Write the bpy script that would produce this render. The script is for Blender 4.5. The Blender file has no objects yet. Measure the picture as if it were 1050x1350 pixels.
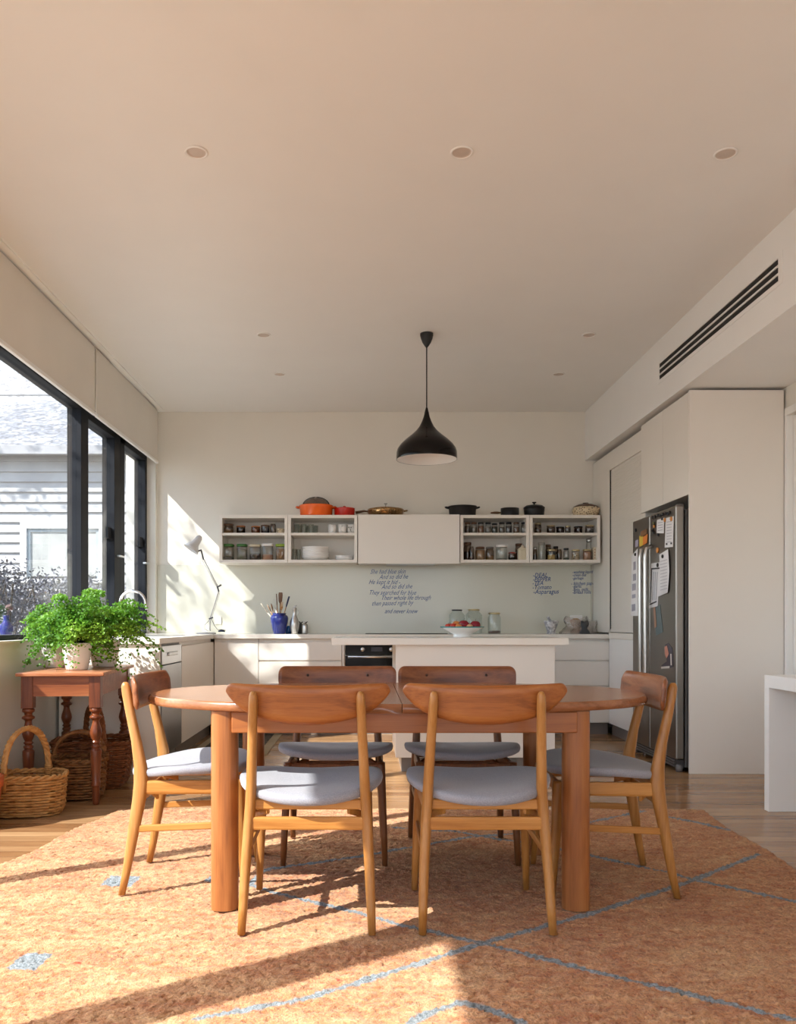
import bpy, bmesh, math, random
from mathutils import Vector, Matrix
PI = math.pi
R = math.radians
random.seed(7)
S = bpy.context.scene
C = S.collection
F, VX, HY, H = 1100.0, 484.0, 821.5, 1.0      # focal length in px, vanishing point, camera height

def W(px, py, d):                              # pixel at distance d -> place
    k = d / F
    return Vector(((px - VX) * k, d, H + (HY - py) * k))

# ------------------------------------------------------------------ mesh builder
class MB:
    def __init__(s):
        s.v, s.f, s.sm = [], [], []
    def add(s, vs, fs, smooth=False, M=None):
        o = len(s.v)
        if M is not None: vs = [M @ Vector(v) for v in vs]
        s.v += [tuple(v) for v in vs]
        for f in fs:
            s.f.append([i + o for i in f]); s.sm.append(smooth)
        return s
    def box(s, x0, x1, y0, y1, z0, z1, M=None):
        v = [(x0,y0,z0),(x1,y0,z0),(x1,y1,z0),(x0,y1,z0),(x0,y0,z1),(x1,y0,z1),(x1,y1,z1),(x0,y1,z1)]
        return s.add(v, [(0,3,2,1),(4,5,6,7),(0,1,5,4),(1,2,6,5),(2,3,7,6),(3,0,4,7)], False, M)
    def lathe(s, prof, seg=24, M=None, smooth=True, cx=0, cy=0, n=None, cap=True):
        vs, fs = [], []
        for r, z in prof:
            for k in range(seg):
                a = 2*PI*k/seg
                c_, s_ = math.cos(a), math.sin(a)
                if n:
                    q = (abs(c_)**n + abs(s_)**n)**(-1/n)
                    c_, s_ = c_*q, s_*q
                vs.append((cx + r*c_, cy + r*s_, z))
        m = len(prof)
        for i in range(m-1):
            for k in range(seg):
                k2 = (k+1) % seg
                fs.append((i*seg+k, i*seg+k2, (i+1)*seg+k2, (i+1)*seg+k))
        if cap:
            fs.append(tuple(range(seg-1, -1, -1)))
            fs.append(tuple((m-1)*seg+k for k in range(seg)))
        return s.add(vs, fs, smooth, M)
    def tube(s, pts, rad, seg=8, closed=False, M=None, smooth=True):
        P = [Vector(p) for p in pts]; n = len(P)
        rr = rad if isinstance(rad, (list, tuple)) else [rad]*n
        vs, fs = [], []
        def tan(i):
            if closed: return (P[(i+1) % n] - P[(i-1) % n]).normalized()
            return (P[min(i+1, n-1)] - P[max(i-1, 0)]).normalized()
        t = tan(0)
        up = Vector((0,0,1)) if abs(t.z) < .9 else Vector((1,0,0))
        u = (up - t*up.dot(t)).normalized()
        for i in range(n):
            t = tan(i)
            u = (u - t*u.dot(t))
            u = u.normalized() if u.length > 1e-6 else Vector((1,0,0))
            w = t.cross(u)
            for k in range(seg):
                a = 2*PI*k/seg
                vs.append(P[i] + (u*math.cos(a) + w*math.sin(a))*rr[i])
        m = n if closed else n-1
        for i in range(m):
            j = (i+1) % n
            for k in range(seg):
                k2 = (k+1) % seg
                fs.append((i*seg+k, i*seg+k2, j*seg+k2, j*seg+k))
        if not closed:
            fs.append(tuple(range(seg-1, -1, -1))); fs.append(tuple((n-1)*seg+k for k in range(seg)))
        return s.add(vs, fs, smooth, M)
    def vloft(s, secs, seg=16, n=2.6, M=None):     # secs: (x, y, z, rx, ry), horizontal sections
        vs, fs = [], []
        for x, y, z, rx, ry in secs:
            for k in range(seg):
                a = 2*PI*(k+.5)/seg
                c_, s_ = math.cos(a), math.sin(a)
                q = (abs(c_)**n + abs(s_)**n)**(-1/n)
                vs.append((x + rx*c_*q, y + ry*s_*q, z))
        m = len(secs)
        for i in range(m-1):
            for k in range(seg):
                k2 = (k+1) % seg
                fs.append((i*seg+k, i*seg+k2, (i+1)*seg+k2, (i+1)*seg+k))
        fs.append(tuple(range(seg-1, -1, -1))); fs.append(tuple((m-1)*seg+k for k in range(seg)))
        return s.add(vs, fs, True, M)
    def prism(s, poly, z0, z1, M=None, smooth=False):      # poly of (x, y), extruded along z
        n = len(poly)
        vs = [(x,y,z0) for x,y in poly] + [(x,y,z1) for x,y in poly]
        fs = [tuple(range(n-1,-1,-1)), tuple(range(n, 2*n))]
        s.add(vs, fs, False, M)
        return s.add(vs, [(i, (i+1)%n, n+(i+1)%n, n+i) for i in range(n)], smooth, M)
    def sphere(s, c, r, seg=14, rings=9, sz=1, M=None):
        prof = [(max(1e-4, r*math.sin(PI*i/rings)), -r*sz*math.cos(PI*i/rings)) for i in range(rings+1)]
        T = Matrix.Translation(Vector(c))
        return s.lathe(prof, seg, (M @ T) if M is not None else T)
    def build(s, name, mat, parent=None, bevel=0, seg=2, loc=None, ang=40, sub=0):
        me = bpy.data.meshes.new(name)
        me.from_pydata(s.v, [], s.f)
        me.polygons.foreach_set('use_smooth', s.sm)
        me.validate(); me.update()
        if mat: me.materials.append(mat)
        o = bpy.data.objects.new(name, me); C.objects.link(o)
        if parent: o.parent = parent
        if loc is not None: o.location = loc
        if sub:
            m = o.modifiers.new('sub', 'SUBSURF'); m.levels = sub; m.render_levels = sub
        if bevel:
            m = o.modifiers.new('bev', 'BEVEL'); m.width = bevel; m.segments = seg
            m.limit_method = 'ANGLE'; m.angle_limit = R(ang)
            try: m.harden_normals = False
            except Exception: pass
        return o

def tag(o, label=None, cat=None, group=None, kind=None):
    if label: o['label'] = label
    if cat: o['category'] = cat
    if group: o['group'] = group
    if kind: o['kind'] = kind
    return o
def empty(name, loc=(0,0,0), rz=0, **k):
    o = bpy.data.objects.new(name, None); C.objects.link(o)
    o.location = loc; o.rotation_euler = (0,0,rz); o.empty_display_size = .05
    return tag(o, **k)
def copy_tree(o, parent=None):
    c = o.copy(); C.objects.link(c)
    if parent: c.parent = parent
    for ch in list(o.children): copy_tree(ch, c)
    return c
def struct(name, mb, mat, parent=None, **k):
    o = mb.build(name, mat, parent, **k)
    if not parent: o['kind'] = 'structure'
    return o
def bx(*a): return MB().box(*a)

# ------------------------------------------------------------------ materials
def new_mat(name):
    m = bpy.data.materials.new(name); m.use_nodes = True
    return m, m.node_tree.nodes, m.node_tree.links, m.node_tree.nodes['Principled BSDF']
def setp(b, **k):
    for a, v in k.items():
        n = {'col':'Base Color','rough':'Roughness','metal':'Metallic','spec':'Specular IOR Level','coat':'Coat Weight',
             'coatr':'Coat Roughness','sheen':'Sheen Weight','sss':'Subsurface Weight','trans':'Transmission Weight'}[a]
        if a == 'col': v = (*v, 1)
        b.inputs[n].default_value = v
def hexc(h):
    h = h.lstrip('#'); c = [int(h[i:i+2],16)/255 for i in (0,2,4)]
    return tuple(x/12.92 if x <= .04045 else ((x+.055)/1.055)**2.4 for x in c)
def tc(N, L, kind='Object', scale=(1,1,1), rot=(0,0,0)):
    t = N.new('ShaderNodeTexCoord'); m = N.new('ShaderNodeMapping')
    L.new(t.outputs[kind], m.inputs[0]); m.inputs['Scale'].default_value = scale; m.inputs['Rotation'].default_value = rot
    return m.outputs[0]
def noise(N, L, vec, scale, detail=4, rough=.5, dist=0):
    n = N.new('ShaderNodeTexNoise'); L.new(vec, n.inputs['Vector'])
    n.inputs['Scale'].default_value = scale; n.inputs['Detail'].default_value = detail
    n.inputs['Roughness'].default_value = rough; n.inputs['Distortion'].default_value = dist
    return n.outputs['Fac']
def ramp(N, L, fac, stops):
    r = N.new('ShaderNodeValToRGB'); L.new(fac, r.inputs[0])
    e = r.color_ramp.elements
    while len(e) < len(stops): e.new(.5)
    for i, (p, c) in enumerate(stops):
        e[i].position = p; e[i].color = (*c, 1) if len(c) == 3 else c
    return r.outputs[0]
def bump(N, L, b, h, strength=.3, dist=.01):
    n = N.new('ShaderNodeBump'); n.inputs['Strength'].default_value = strength; n.inputs['Distance'].default_value = dist
    L.new(h, n.inputs['Height']); L.new(n.outputs[0], b.inputs['Normal'])
def mixc(N, L, a, b, fac, mode='MIX'):
    m = N.new('ShaderNodeMix'); m.data_type = 'RGBA'; m.blend_type = mode
    for sock, v in ((m.inputs[0], fac), (m.inputs[6], a), (m.inputs[7], b)):
        if hasattr(v, 'is_output') or hasattr(v, 'links'): L.new(v, sock)
        else: sock.default_value = (*v, 1) if isinstance(v, tuple) else v
    return m.outputs[2]
def paint(name, col, rough=.5, var=.03, spec=.4, bmp=.0, coat=0):
    m, N, L, b = new_mat(name)
    v = tc(N, L)
    f = noise(N, L, v, 3.0, 3)
    c2 = tuple(min(1, x*(1+var)) for x in col); c1 = tuple(x*(1-var) for x in col)
    L.new(ramp(N, L, f, [(.3, c1), (.7, c2)]), b.inputs['Base Color'])
    setp(b, rough=rough, spec=spec, coat=coat)
    if bmp: bump(N, L, b, noise(N, L, v, 220, 2), bmp, .001)
    return m
def wood(name, dark, mid, light, axis='x', scale=1.0, rough=.4, spec=.4, grain=1.0):
    m, N, L, b = new_mat(name)
    sc = {'x':(1.2,14,14), 'y':(14,1.2,14), 'z':(14,14,1.2)}[axis]
    v = tc(N, L, 'Object', tuple(s*scale for s in sc))
    f1 = noise(N, L, v, 1.6, 5, .6, .6)
    v2 = tc(N, L, 'Object', tuple((s*9 if s > 2 else s*3)*scale for s in sc))
    f2 = noise(N, L, v2, 1.5, 3, .6)
    mx = N.new('ShaderNodeMath'); mx.operation = 'MULTIPLY_ADD'; L.new(f2, mx.inputs[0]); mx.inputs[1].default_value = .35*grain; L.new(f1, mx.inputs[2])
    L.new(ramp(N, L, mx.outputs[0], [(.42, dark), (.66, mid), (.92, light)]), b.inputs['Base Color'])
    setp(b, rough=rough, spec=spec)
    bump(N, L, b, f2, .12, .002)
    return m
def thin_glass(name, tint=(1,1,1), gloss=.08, rough=.0, dull=0.0, dullc=(.8,.8,.8)):
    m = bpy.data.materials.new(name); m.use_nodes = True
    N, L = m.node_tree.nodes, m.node_tree.links
    N.remove(N['Principled BSDF']); out = N['Material Output']
    t = N.new('ShaderNodeBsdfTransparent'); t.inputs[0].default_value = (*tint, 1)
    g = N.new('ShaderNodeBsdfGlossy'); g.inputs['Roughness'].default_value = rough
    fr = N.new('ShaderNodeLayerWeight'); fr.inputs[0].default_value = .5
    pw_ = N.new('ShaderNodeMath'); pw_.operation = 'POWER'; L.new(fr.outputs['Facing'], pw_.inputs[0]); pw_.inputs[1].default_value = 4.0
    ad = N.new('ShaderNodeMath'); ad.operation = 'MULTIPLY_ADD'; L.new(pw_.outputs[0], ad.inputs[0]); ad.inputs[1].default_value = .45; ad.inputs[2].default_value = .03 + gloss*.2
    mx = N.new('ShaderNodeMixShader'); L.new(ad.outputs[0], mx.inputs[0]); L.new(t.outputs[0], mx.inputs[1]); L.new(g.outputs[0], mx.inputs[2])
    o = mx.outputs[0]
    if dull:
        d = N.new('ShaderNodeBsdfDiffuse'); d.inputs[0].default_value = (*dullc, 1)
        m2 = N.new('ShaderNodeMixShader'); m2.inputs[0].default_value = dull
        L.new(o, m2.inputs[1]); L.new(d.outputs[0], m2.inputs[2]); o = m2.outputs[0]
    L.new(o, out.inputs[0])
    return m
def metal(name, col, rough=.3, aniso=None):
    m, N, L, b = new_mat(name)
    setp(b, col=col, rough=rough, metal=1.0)
    v = tc(N, L, 'Object', aniso or (40,40,40))
    f = noise(N, L, v, 3, 2)
    mr = N.new('ShaderNodeMapRange'); L.new(f, mr.inputs[0]); mr.inputs[3].default_value = rough*.8; mr.inputs[4].default_value = rough*1.2
    L.new(mr.outputs[0], b.inputs['Roughness'])
    return m

M = {}
M['wall'] = paint('wall_paint', (.77,.745,.68), .6, .01)
M['ceil'] = paint('ceiling_paint', (.84,.84,.825), .42, .01)
M['cab'] = paint('satin_lacquer', (.80,.765,.71), .32, .01, .45)
M['cabw'] = paint('bright_lacquer', (.84,.84,.82), .3, .01, .45)
M['bench'] = paint('stone_top', (.80,.765,.70), .22, .02, .5)
M['white'] = paint('white_ceramic', (.86,.85,.83), .25, .01, .5)
M['kick'] = paint('kick_laminate', (.20,.175,.16), .35, .05)
M['dark'] = paint('charcoal_frame', (.016,.018,.023), .55, .1, .12)
M['black'] = paint('black_enamel', (.006,.005,.005), .12, .1, .22)
M['matblack'] = paint('black_iron', (.012,.012,.014), .5, .1, .4)
M['voidm'] = paint('dark_recess', (.02,.02,.02), .8, .1)
M['blind'] = paint('blind_fabric', (.74,.71,.65), .85, .02, .2)
M['pale'] = paint('pale_board', (.75,.75,.74), .6, .03)
M['chrome'] = metal('chrome', (.75,.75,.76), .12)
M['lampgrey'] = paint('pale_aluminium', (.62,.62,.62), .3, .02, .7)
M['steel'] = metal('brushed_steel', (.27,.25,.23), .34, (3,3,260))
M['steel_l'] = metal('light_steel', (.62,.62,.62), .3, (3,3,260))
M['silver'] = metal('silver_metal', (.58,.57,.55), .32)
M['teak'] = wood('teak_veneer', hexc('#6c3c1c'), hexc('#95582a'), hexc('#a96e3a'), 'x', 1.0, .36)
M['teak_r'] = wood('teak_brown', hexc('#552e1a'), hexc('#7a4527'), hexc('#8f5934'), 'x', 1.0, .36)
M['teak_y'] = wood('teak_veneer_side', hexc('#55301c'), hexc('#7e4a2b'), hexc('#95613c'), 'x', 1.0, .34)
M['tabletop'] = wood('table_veneer', hexc('#70452a'), hexc('#936040'), hexc('#a97652'), 'x', .7, .20, .5)
M['tableleg'] = wood('table_solid', hexc('#754423'), hexc('#955c31'), hexc('#a66d3e'), 'z', .8, .36)
M['apron'] = wood('table_apron', hexc('#744020'), hexc('#975a2c'), hexc('#a8693a'), 'x', .8, .34)
M['oak'] = wood('beech_wood', hexc('#83521f'), hexc('#a37038'), hexc('#b48350'), 'z', 1.0, .34)
M['oak_x'] = wood('beech_rail', hexc('#8f5820'), hexc('#b0783a'), hexc('#c18b4c'), 'x', 1.0, .34)
M['oak_y'] = wood('beech_side_rail', hexc('#8f5820'), hexc('#b0783a'), hexc('#c18b4c'), 'y', 1.0, .34)
M['oak_backlit'] = wood('backlit_beech', hexc('#4c2c18'), hexc('#6c4224'), hexc('#825632'), 'z', 1.0, .36)  # beech darkened in its colour, as backlit wood on the far chairs
M['pine'] = wood('old_red_pine', hexc('#642f17'), hexc('#854a28'), hexc('#9f663e'), 'x', 1.0, .33)
M['pine_z'] = wood('old_red_pine_leg', hexc('#3a1a0e'), hexc('#65331b'), hexc('#7e4728'), 'z', 1.0, .28)
M['pine_top'] = wood('worn_pine_top', hexc('#7c4529'), hexc('#a86b46'), hexc('#c79c80'), 'x', 1.3, .35)
M['red'] = paint('red_enamel', (.52,.02,.012), .18, .1, .5)
M['orange'] = paint('orange_enamel', (.80,.13,.015), .2, .25, .5)
M['cobalt'] = paint('cobalt_glaze', (.012,.022,.16), .12, .2, .6)
M['clay'] = paint('terracotta', hexc('#a8562c'), .7, .1)
M['gold'] = metal('brass_lid', (.62,.52,.30), .3)
M['bronze'] = metal('bronze_pan', (.36,.22,.10), .28)
M['leafstem'] = paint('dark_fern_stem', (.05,.03,.015), .6, .1)
M['ink'] = paint('blue_marker_ink', (.04,.10,.30), .6, .05)
M['outlet'] = paint('socket_plastic', (.82,.81,.79), .35, .01)
M['glass'] = thin_glass('window_glass', (.90,.92,.93), .1)
M['jar'] = thin_glass('jar_glass', (.80,.80,.78), .25, .03)
M['jar_clear'] = thin_glass('clear_jar_glass', (.86,.90,.88), .3, .03, .06)
M['amber'] = thin_glass('smoky_glass', (.50,.42,.36), .3, .05)
M['bag'] = thin_glass('bag_film', (.9,.88,.86), .5, .2, .22, (.55,.5,.5))
def flat(name, col, rough=.5): 
    k = 'c_'+name
    if k not in M: M[k] = paint(name, col, rough, .12)
    return M[k]
# glass splashback, back painted pale green
m, N, L, b = new_mat('green_back_painted_glass'); setp(b, col=(.64,.64,.56), rough=.16, spec=.5); M['splash'] = m
# upholstery
m, N, L, b = new_mat('blue_grey_wool'); v = tc(N, L)
f = noise(N, L, v, 260, 2); g = noise(N, L, v, 9, 2)
L.new(mixc(N, L, ramp(N, L, f, [(.35,(.195,.205,.245)),(.7,(.315,.325,.37))]), (.30,.30,.33), g), b.inputs['Base Color'])
setp(b, rough=.9, sheen=.25, spec=.2); bump(N, L, b, f, .35, .002); M['wool'] = m
# timber floor, boards along x
m, N, L, b = new_mat('blackbutt_boards')
v = tc(N, L)
br = N.new('ShaderNodeTexBrick'); L.new(v, br.inputs['Vector'])
br.inputs['Scale'].default_value = 1; br.inputs['Brick Width'].default_value = 2.6; br.inputs['Row Height'].default_value = .085
br.inputs['Mortar Size'].default_value = .0012; br.inputs['Bias'].default_value = 0; br.offset = .37; br.offset_frequency = 3
br.inputs['Color1'].default_value = (*hexc('#8c6644'),1); br.inputs['Color2'].default_value = (*hexc('#bb9870'),1); br.inputs['Mortar'].default_value = (.10,.05,.03,1)
v2 = tc(N, L, 'Object', (1.2,30,1)); g = noise(N, L, v2, 2.2, 6, .65, .4)
col = mixc(N, L, br.outputs['Color'], ramp(N, L, g, [(.35, hexc('#a0744e')),(.6,(1,1,1))]), .42, 'MULTIPLY')
L.new(col, b.inputs['Base Color']); setp(b, rough=.2, spec=.5)
bump(N, L, b, br.outputs['Fac'], -.15, .002); M['floor'] = m
# wool rug
m, N, L, b = new_mat('knotted_wool_pile'); v = tc(N, L)
big = noise(N, L, tc(N, L, 'Object', (1,2.6,1)), 2.3, 5, .65); fine = noise(N, L, v, 120, 3, .7); mid = noise(N, L, tc(N, L, 'Object', (1,1.7,1)), 24, 3)
c1 = ramp(N, L, big, [(.30, hexc('#a05a34')), (.50, hexc('#bd8152')), (.70, hexc('#d0a87a'))])
c2 = ramp(N, L, mid, [(.35, hexc('#a66842')), (.62, hexc('#d4ac80'))])
c3 = mixc(N, L, c1, c2, .5)
spk = ramp(N, L, noise(N, L, v, 34, 2, .6), [(.68,(0,0,0)), (.80,(1,1,1))])
c3 = mixc(N, L, c3, hexc('#9a3a20'), spk)
c3 = mixc(N, L, c3, ramp(N, L, fine, [(.30,(.34,.29,.25)), (.56,(1.0,1.0,1.0))]), .8, 'MULTIPLY')
at = N.new('ShaderNodeAttribute'); at.attribute_name = 'motif'
bl = N.new('ShaderNodeMath'); bl.operation = 'MULTIPLY_ADD'; L.new(fine, bl.inputs[0]); bl.inputs[1].default_value = 1.1
sb = N.new('ShaderNodeMath'); sb.operation = 'MULTIPLY_ADD'; L.new(at.outputs['Fac'], sb.inputs[0]); sb.inputs[1].default_value = 2.2; sb.inputs[2].default_value = -1.35
L.new(sb.outputs[0], bl.inputs[2]); bl.use_clamp = True
c4 = mixc(N, L, c3, ramp(N, L, fine, [(.3, hexc('#48545a')), (.65, hexc('#939ca2'))]), bl.outputs[0])
L.new(c4, b.inputs['Base Color']); setp(b, rough=.95, spec=.1, sheen=.15)
ad = N.new('ShaderNodeMath'); ad.operation = 'ADD'; L.new(fine, ad.inputs[0]); L.new(mid, ad.inputs[1])
bump(N, L, b, ad.outputs[0], .55, .014); M['rug'] = m
# wicker
def wicker(name, a, c):
    m, N, L, b = new_mat(name); v = tc(N, L)
    L.new(ramp(N, L, noise(N, L, v, 26, 4, .6), [(.32, a), (.68, c)]), b.inputs['Base Color']); setp(b, rough=.55, spec=.3)
    return m
M['wick1'] = wicker('honey_willow', hexc('#9a6a38'), hexc('#bd9057'))
M['wick2'] = wicker('brown_willow', hexc('#5e3a1d'), hexc('#94663a'))
M['wick3'] = wicker('red_brown_willow', hexc('#5c3018'), hexc('#8d5833'))
# fern leaf
m, N, L, b = new_mat('maidenhair_leaf')
at = N.new('ShaderNodeTexCoord'); f = noise(N, L, at.outputs['Object'], 6, 2)
L.new(ramp(N, L, f, [(.34,(.04,.14,.012)),(.50,(.09,.25,.018)),(.64,(.24,.42,.045))]), b.inputs['Base Color']); setp(b, rough=.5, spec=.3)
tr = N.new('ShaderNodeBsdfTranslucent'); tr.inputs[0].default_value = (.20,.42,.04,1)
mx = N.new('ShaderNodeMixShader'); mx.inputs[0].default_value = .33
L.new(b.outputs[0], mx.inputs[1]); L.new(tr.outputs[0], mx.inputs[2]); L.new(mx.outputs[0], N['Material Output'].inputs[0]); M['fern'] = m
m, N, L, b = new_mat('hedge_leaf'); v = tc(N, L)
L.new(ramp(N, L, noise(N, L, v, 9, 3), [(.3,(.035,.036,.05)),(.7,(.10,.105,.14))]), b.inputs['Base Color']); setp(b, rough=.7, spec=.25); M['hedge'] = m
m, N, L, b = new_mat('leaf_shadow_mottled_grey'); v = tc(N, L)
L.new(ramp(N, L, noise(N, L, v, 14, 5, .7), [(.42,(.12,.12,.125)),(.54,(.30,.30,.30))]), b.inputs['Base Color']); setp(b, rough=.6); M['roof'] = m  # dark mottling in the roof colour imitates leaf shadows
m, N, L, b = new_mat('patterned_ceramic'); v = tc(N, L)
vo = N.new('ShaderNodeTexVoronoi'); L.new(v, vo.inputs[0]); vo.inputs['Scale'].default_value = 60
L.new(ramp(N, L, vo.outputs[0], [(.28,(.10,.06,.03)),(.42,(.68,.56,.38))]), b.inputs['Base Color']); setp(b, rough=.3); M['pattern'] = m
m, N, L, b = new_mat('marble'); v = tc(N, L)
L.new(ramp(N, L, noise(N, L, v, 22, 5, .6, 1.5), [(.38,(.22,.22,.25)),(.6,(.70,.69,.70))]), b.inputs['Base Color']); setp(b, rough=.35); M['marble'] = m
m, N, L, b = new_mat('flatweave_runner'); v = tc(N, L)
vo = N.new('ShaderNodeTexVoronoi'); L.new(v, vo.inputs[0]); vo.inputs['Scale'].default_value = 16; vo.distance = 'MANHATTAN'
L.new(ramp(N, L, vo.outputs[0], [(.25,(.035,.03,.03)),(.36,(.20,.17,.13)),(.5,(.05,.045,.04))]), b.inputs['Base Color']); setp(b, rough=.95); M['runner'] = m
# ================================================================== the room
XL, XG, YB, ZC, YR = -2.05, -2.12, 8.03, 3.033, -3.2
XB, XR = 2.10, 2.78                      # bulkhead face, right wall
ZS = 2.563
struct('floor', bx(-2.30, 6.0, YR, 8.2, -.06, 0), M['floor'])
struct('ceiling', bx(-2.30, XB+.05, YR, 8.2, ZC, ZC+.1), M['ceil'])
struct('wall_back', bx(-2.10, 3.2, YB, YB+.15, 0, ZC), M['wall'])
struct('wall_left', bx(-2.30, XL, 3.86, 8.2, 0, .886).box(-2.30, -2.02, 7.965, YB, 0, ZC).box(-2.30, -2.08, YR, 8.2, 2.66, ZC), M['wall'])
struct('trim_1', bx(XB, XR+.02, YR, YB, ZS, ZC+.1), M['ceil'])                       # dropped bulkhead
# right wall with an opening, seen beyond the tall cupboard
struct('wall_right', bx(XR, XR+.12, 5.53, 8.02, 0, ZS).box(XR, XR+.12, 3.0, 5.53, 2.37, ZS).box(XR, XR+.12, YR, 3.0, 0, ZS), M['wall'])
struct('door_1', bx(XR+.03, XR+.07, 3.0, 5.50, 0, 2.365), M['cabw'])
struct('trim_2', bx(XR-.015, XR+.03, 5.495, 5.528, 0, 2.37).box(XR-.015, XR, 2.9, 5.528, 2.37, 2.42).box(XR-.015, XR, 2.9, 3.0, 0, 2.37), M['cabw'], bevel=.004)
# wall behind the camera with a wide opening to the garden
struct('wall_rear', bx(-2.30, -1.7, YR-.15, YR, 0, ZC).box(2.5, 6.0, YR-.15, YR, 0, ZC).box(-1.7, 2.5, YR-.15, YR, 2.75, ZC), M['wall'])
struct('window_4', bx(-1.7, -1.62, YR-.1, YR-.04, 0, 2.75).box(2.42, 2.5, YR-.1, YR-.04, 0, 2.75).box(.36, .44, YR-.1, YR-.04, 0, 2.75).box(-1.7, 2.5, YR-.1, YR-.04, 2.68, 2.75), M['dark'])
# left glazing: dark aluminium frames
def jamb(mb, y0, y1, z0, z1, dx=.085):
    mb.box(XG-dx, XG+.02, y0, y1, z0, z1)
f1 = MB()
jamb(f1, 6.13, 6.29, .886, 2.62); jamb(f1, 3.86, 3.93, .886, 2.62); f1.box(XG-.085, XG+.02, 3.86, 6.13, 2.58, 2.64); f1.box(XG-.085, XG+.02, 3.86, 6.13, .886, .93)
w1 = struct('window_1', f1, M['dark'], bevel=.003)
struct('pane', bx(XG-.02, XG-.014, 3.93, 6.13, .93, 2.58), M['glass'], w1)
f2 = MB()
f2.box(XG-.085, XG+.02, 6.29, 6.98, 2.54, 2.64).box(XG-.085, XG+.02, 6.29, 7.10, .886, .93)
jamb(f2, 6.94, 7.10, .886, 2.62)
w2 = struct('window_2', f2, M['dark'], bevel=.003)
struct('pane', bx(XG-.02, XG-.014, 6.29, 6.94, .93, 2.54), M['glass'], w2)
sh = struct('sash_rail', bx(XG-.05, XG-.005, 6.84, 6.94, 1.70, 1.79), M['dark'], w2)
struct('handle', bx(XG+.02, XG+.05, 7.0, 7.12, 1.556, 1.572), M['steel_l'], w2, bevel=.002)
f3 = MB()
f3.box(XG-.085, XG+.02, 7.10, 7.90, 2.54, 2.64).box(XG-.085, XG+.02, 7.10, 7.963, .886, .93)
jamb(f3, 7.10, 7.23, .886, 2.62); jamb(f3, 7.90, 7.963, .886, 2.62)
w3 = struct('window_3', f3, M['dark'], bevel=.003)
struct('pane', bx(XG-.02, XG-.014, 7.23, 7.90, .93, 2.54), M['glass'], w3)
struct('sash_rail', bx(XG-.05, XG-.005, 7.80, 7.90, 1.72, 1.81), M['dark'], w3)
struct('handle', bx(XG+.02, XG+.05, 7.82, 7.925, 1.556, 1.572), M['steel_l'], w3, bevel=.002)
f4 = MB()
jamb(f4, .95, 1.11, 0, 2.64); jamb(f4, 2.645, 2.675, 0, 2.64); jamb(f4, YR, YR+.1, 0, 2.64); jamb(f4, -1.3, -1.2, 0, 2.64); f4.box(XG-.085, XG+.02, YR, 3.86, 2.58, 2.66)
d2 = struct('door_2', f4, M['dark'])
struct('pane', bx(XG-.02, XG-.014, -1.2, 3.86, .0, 2.58), M['glass'], d2)
struct('trim_3', bx(-2.115, -2.03, 3.86, 5.495, .886, .90), M['cab'], bevel=.003)     # window sill
struct('trim_4', bx(-1.965, -1.935, YR, 7.93, ZC-.012, ZC), M['ceil'])                 # edge of the blind recess
for y0, y1, lab in ((.6, 6.105, 'long cream roller blind above the big left window, nearer the camera'),
                    (6.135, 7.93, 'shorter cream roller blind above the narrow windows, nearest the back wall')):
    b_ = empty('roller_blind', (-1.993, (y0+y1)/2, 2.519), label=lab, cat='blind')
    h = (y1-y0)/2
    bx(-.003, .003, -h, h, .02, .50).build('blind_fabric', M['blind'], b_)
    bx(-.012, .012, -h, h, -.002, .022).build('bottom_rail', M['cabw'], b_, bevel=.003)
    MB().tube([(-.04,-h,.47),(-.04,h,.47)], .03, 12).build('roller_tube', M['blind'], b_)
# ------------------------------------------------------------------ downlights
for i, (px, d, lab) in enumerate(((259,3.60,'round recessed ceiling downlight, front row, above the left end of the table'),
        (609,3.60,'round recessed ceiling downlight in the middle of the front row'),
        (957,3.61,'round recessed ceiling downlight, front row, nearest the right bulkhead'),
        (348,5.88,'small recessed ceiling downlight in the middle row, left of the pendant'),
        (777,5.88,'small recessed ceiling downlight in the middle row, right of the pendant'),
        (369,6.81,'small recessed ceiling downlight in the farthest row, left of the pendant'),
        (737,6.81,'small recessed ceiling downlight in the farthest row, right of the pendant'))):
    e = empty('recessed_downlight', ((px-VX)*d/F, d, ZC), label=lab, cat='downlight', group='recessed downlights in the ceiling')
    MB().lathe([(.050,-.001),(.050,-.005),(.044,-.007),(.040,-.002)], 32, cap=False).build('rim', M['ceil'], e)
    MB().lathe([(.041,-.003),(.036,.0),(.0305,-.0005),(.001,-.0008)], 32, cap=False).build('lens', flat('lens', (.58,.50,.44), .3), e)
# ------------------------------------------------------------------ pendant lamp
e = empty('pendant_lamp', (.42, 5.86, 2.148), label='black teardrop pendant lamp hanging from the ceiling over the island', cat='pendant lamp')
prof = [(.213,0),(.214,.012),(.2125,.05),(.206,.075),(.186,.105),(.150,.140),(.110,.172),(.078,.200),(.052,.232),(.034,.268),(.022,.300),(.016,.325)]
MB().lathe(prof, 64, cap=False).build('lamp_shade', M['black'], e)
MB().lathe([(.2115,.001),(.2105,.05),(.203,.073),(.182,.102),(.147,.136),(.107,.168),(.05,.20),(.001,.21)], 48, cap=False).build('shade_lining', M['white'], e)
MB().lathe([(.017,.325),(.014,.335),(.010,.352),(.004,.372)], 20).build('cord_grip', M['black'], e)
MB().tube([(0,0,.37),(0,0,.80)], .0045, 8).build('cord', M['matblack'], e)
MB().lathe([(.004,.785),(.016,.80),(.030,.822),(.041,.85),(.046,.872),(.046,.885)], 32).build('ceiling_rose', M['matblack'], e)
MB().sphere((0,0,.12), .045, 16, 10).build('bulb', M['white'], e)
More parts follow.
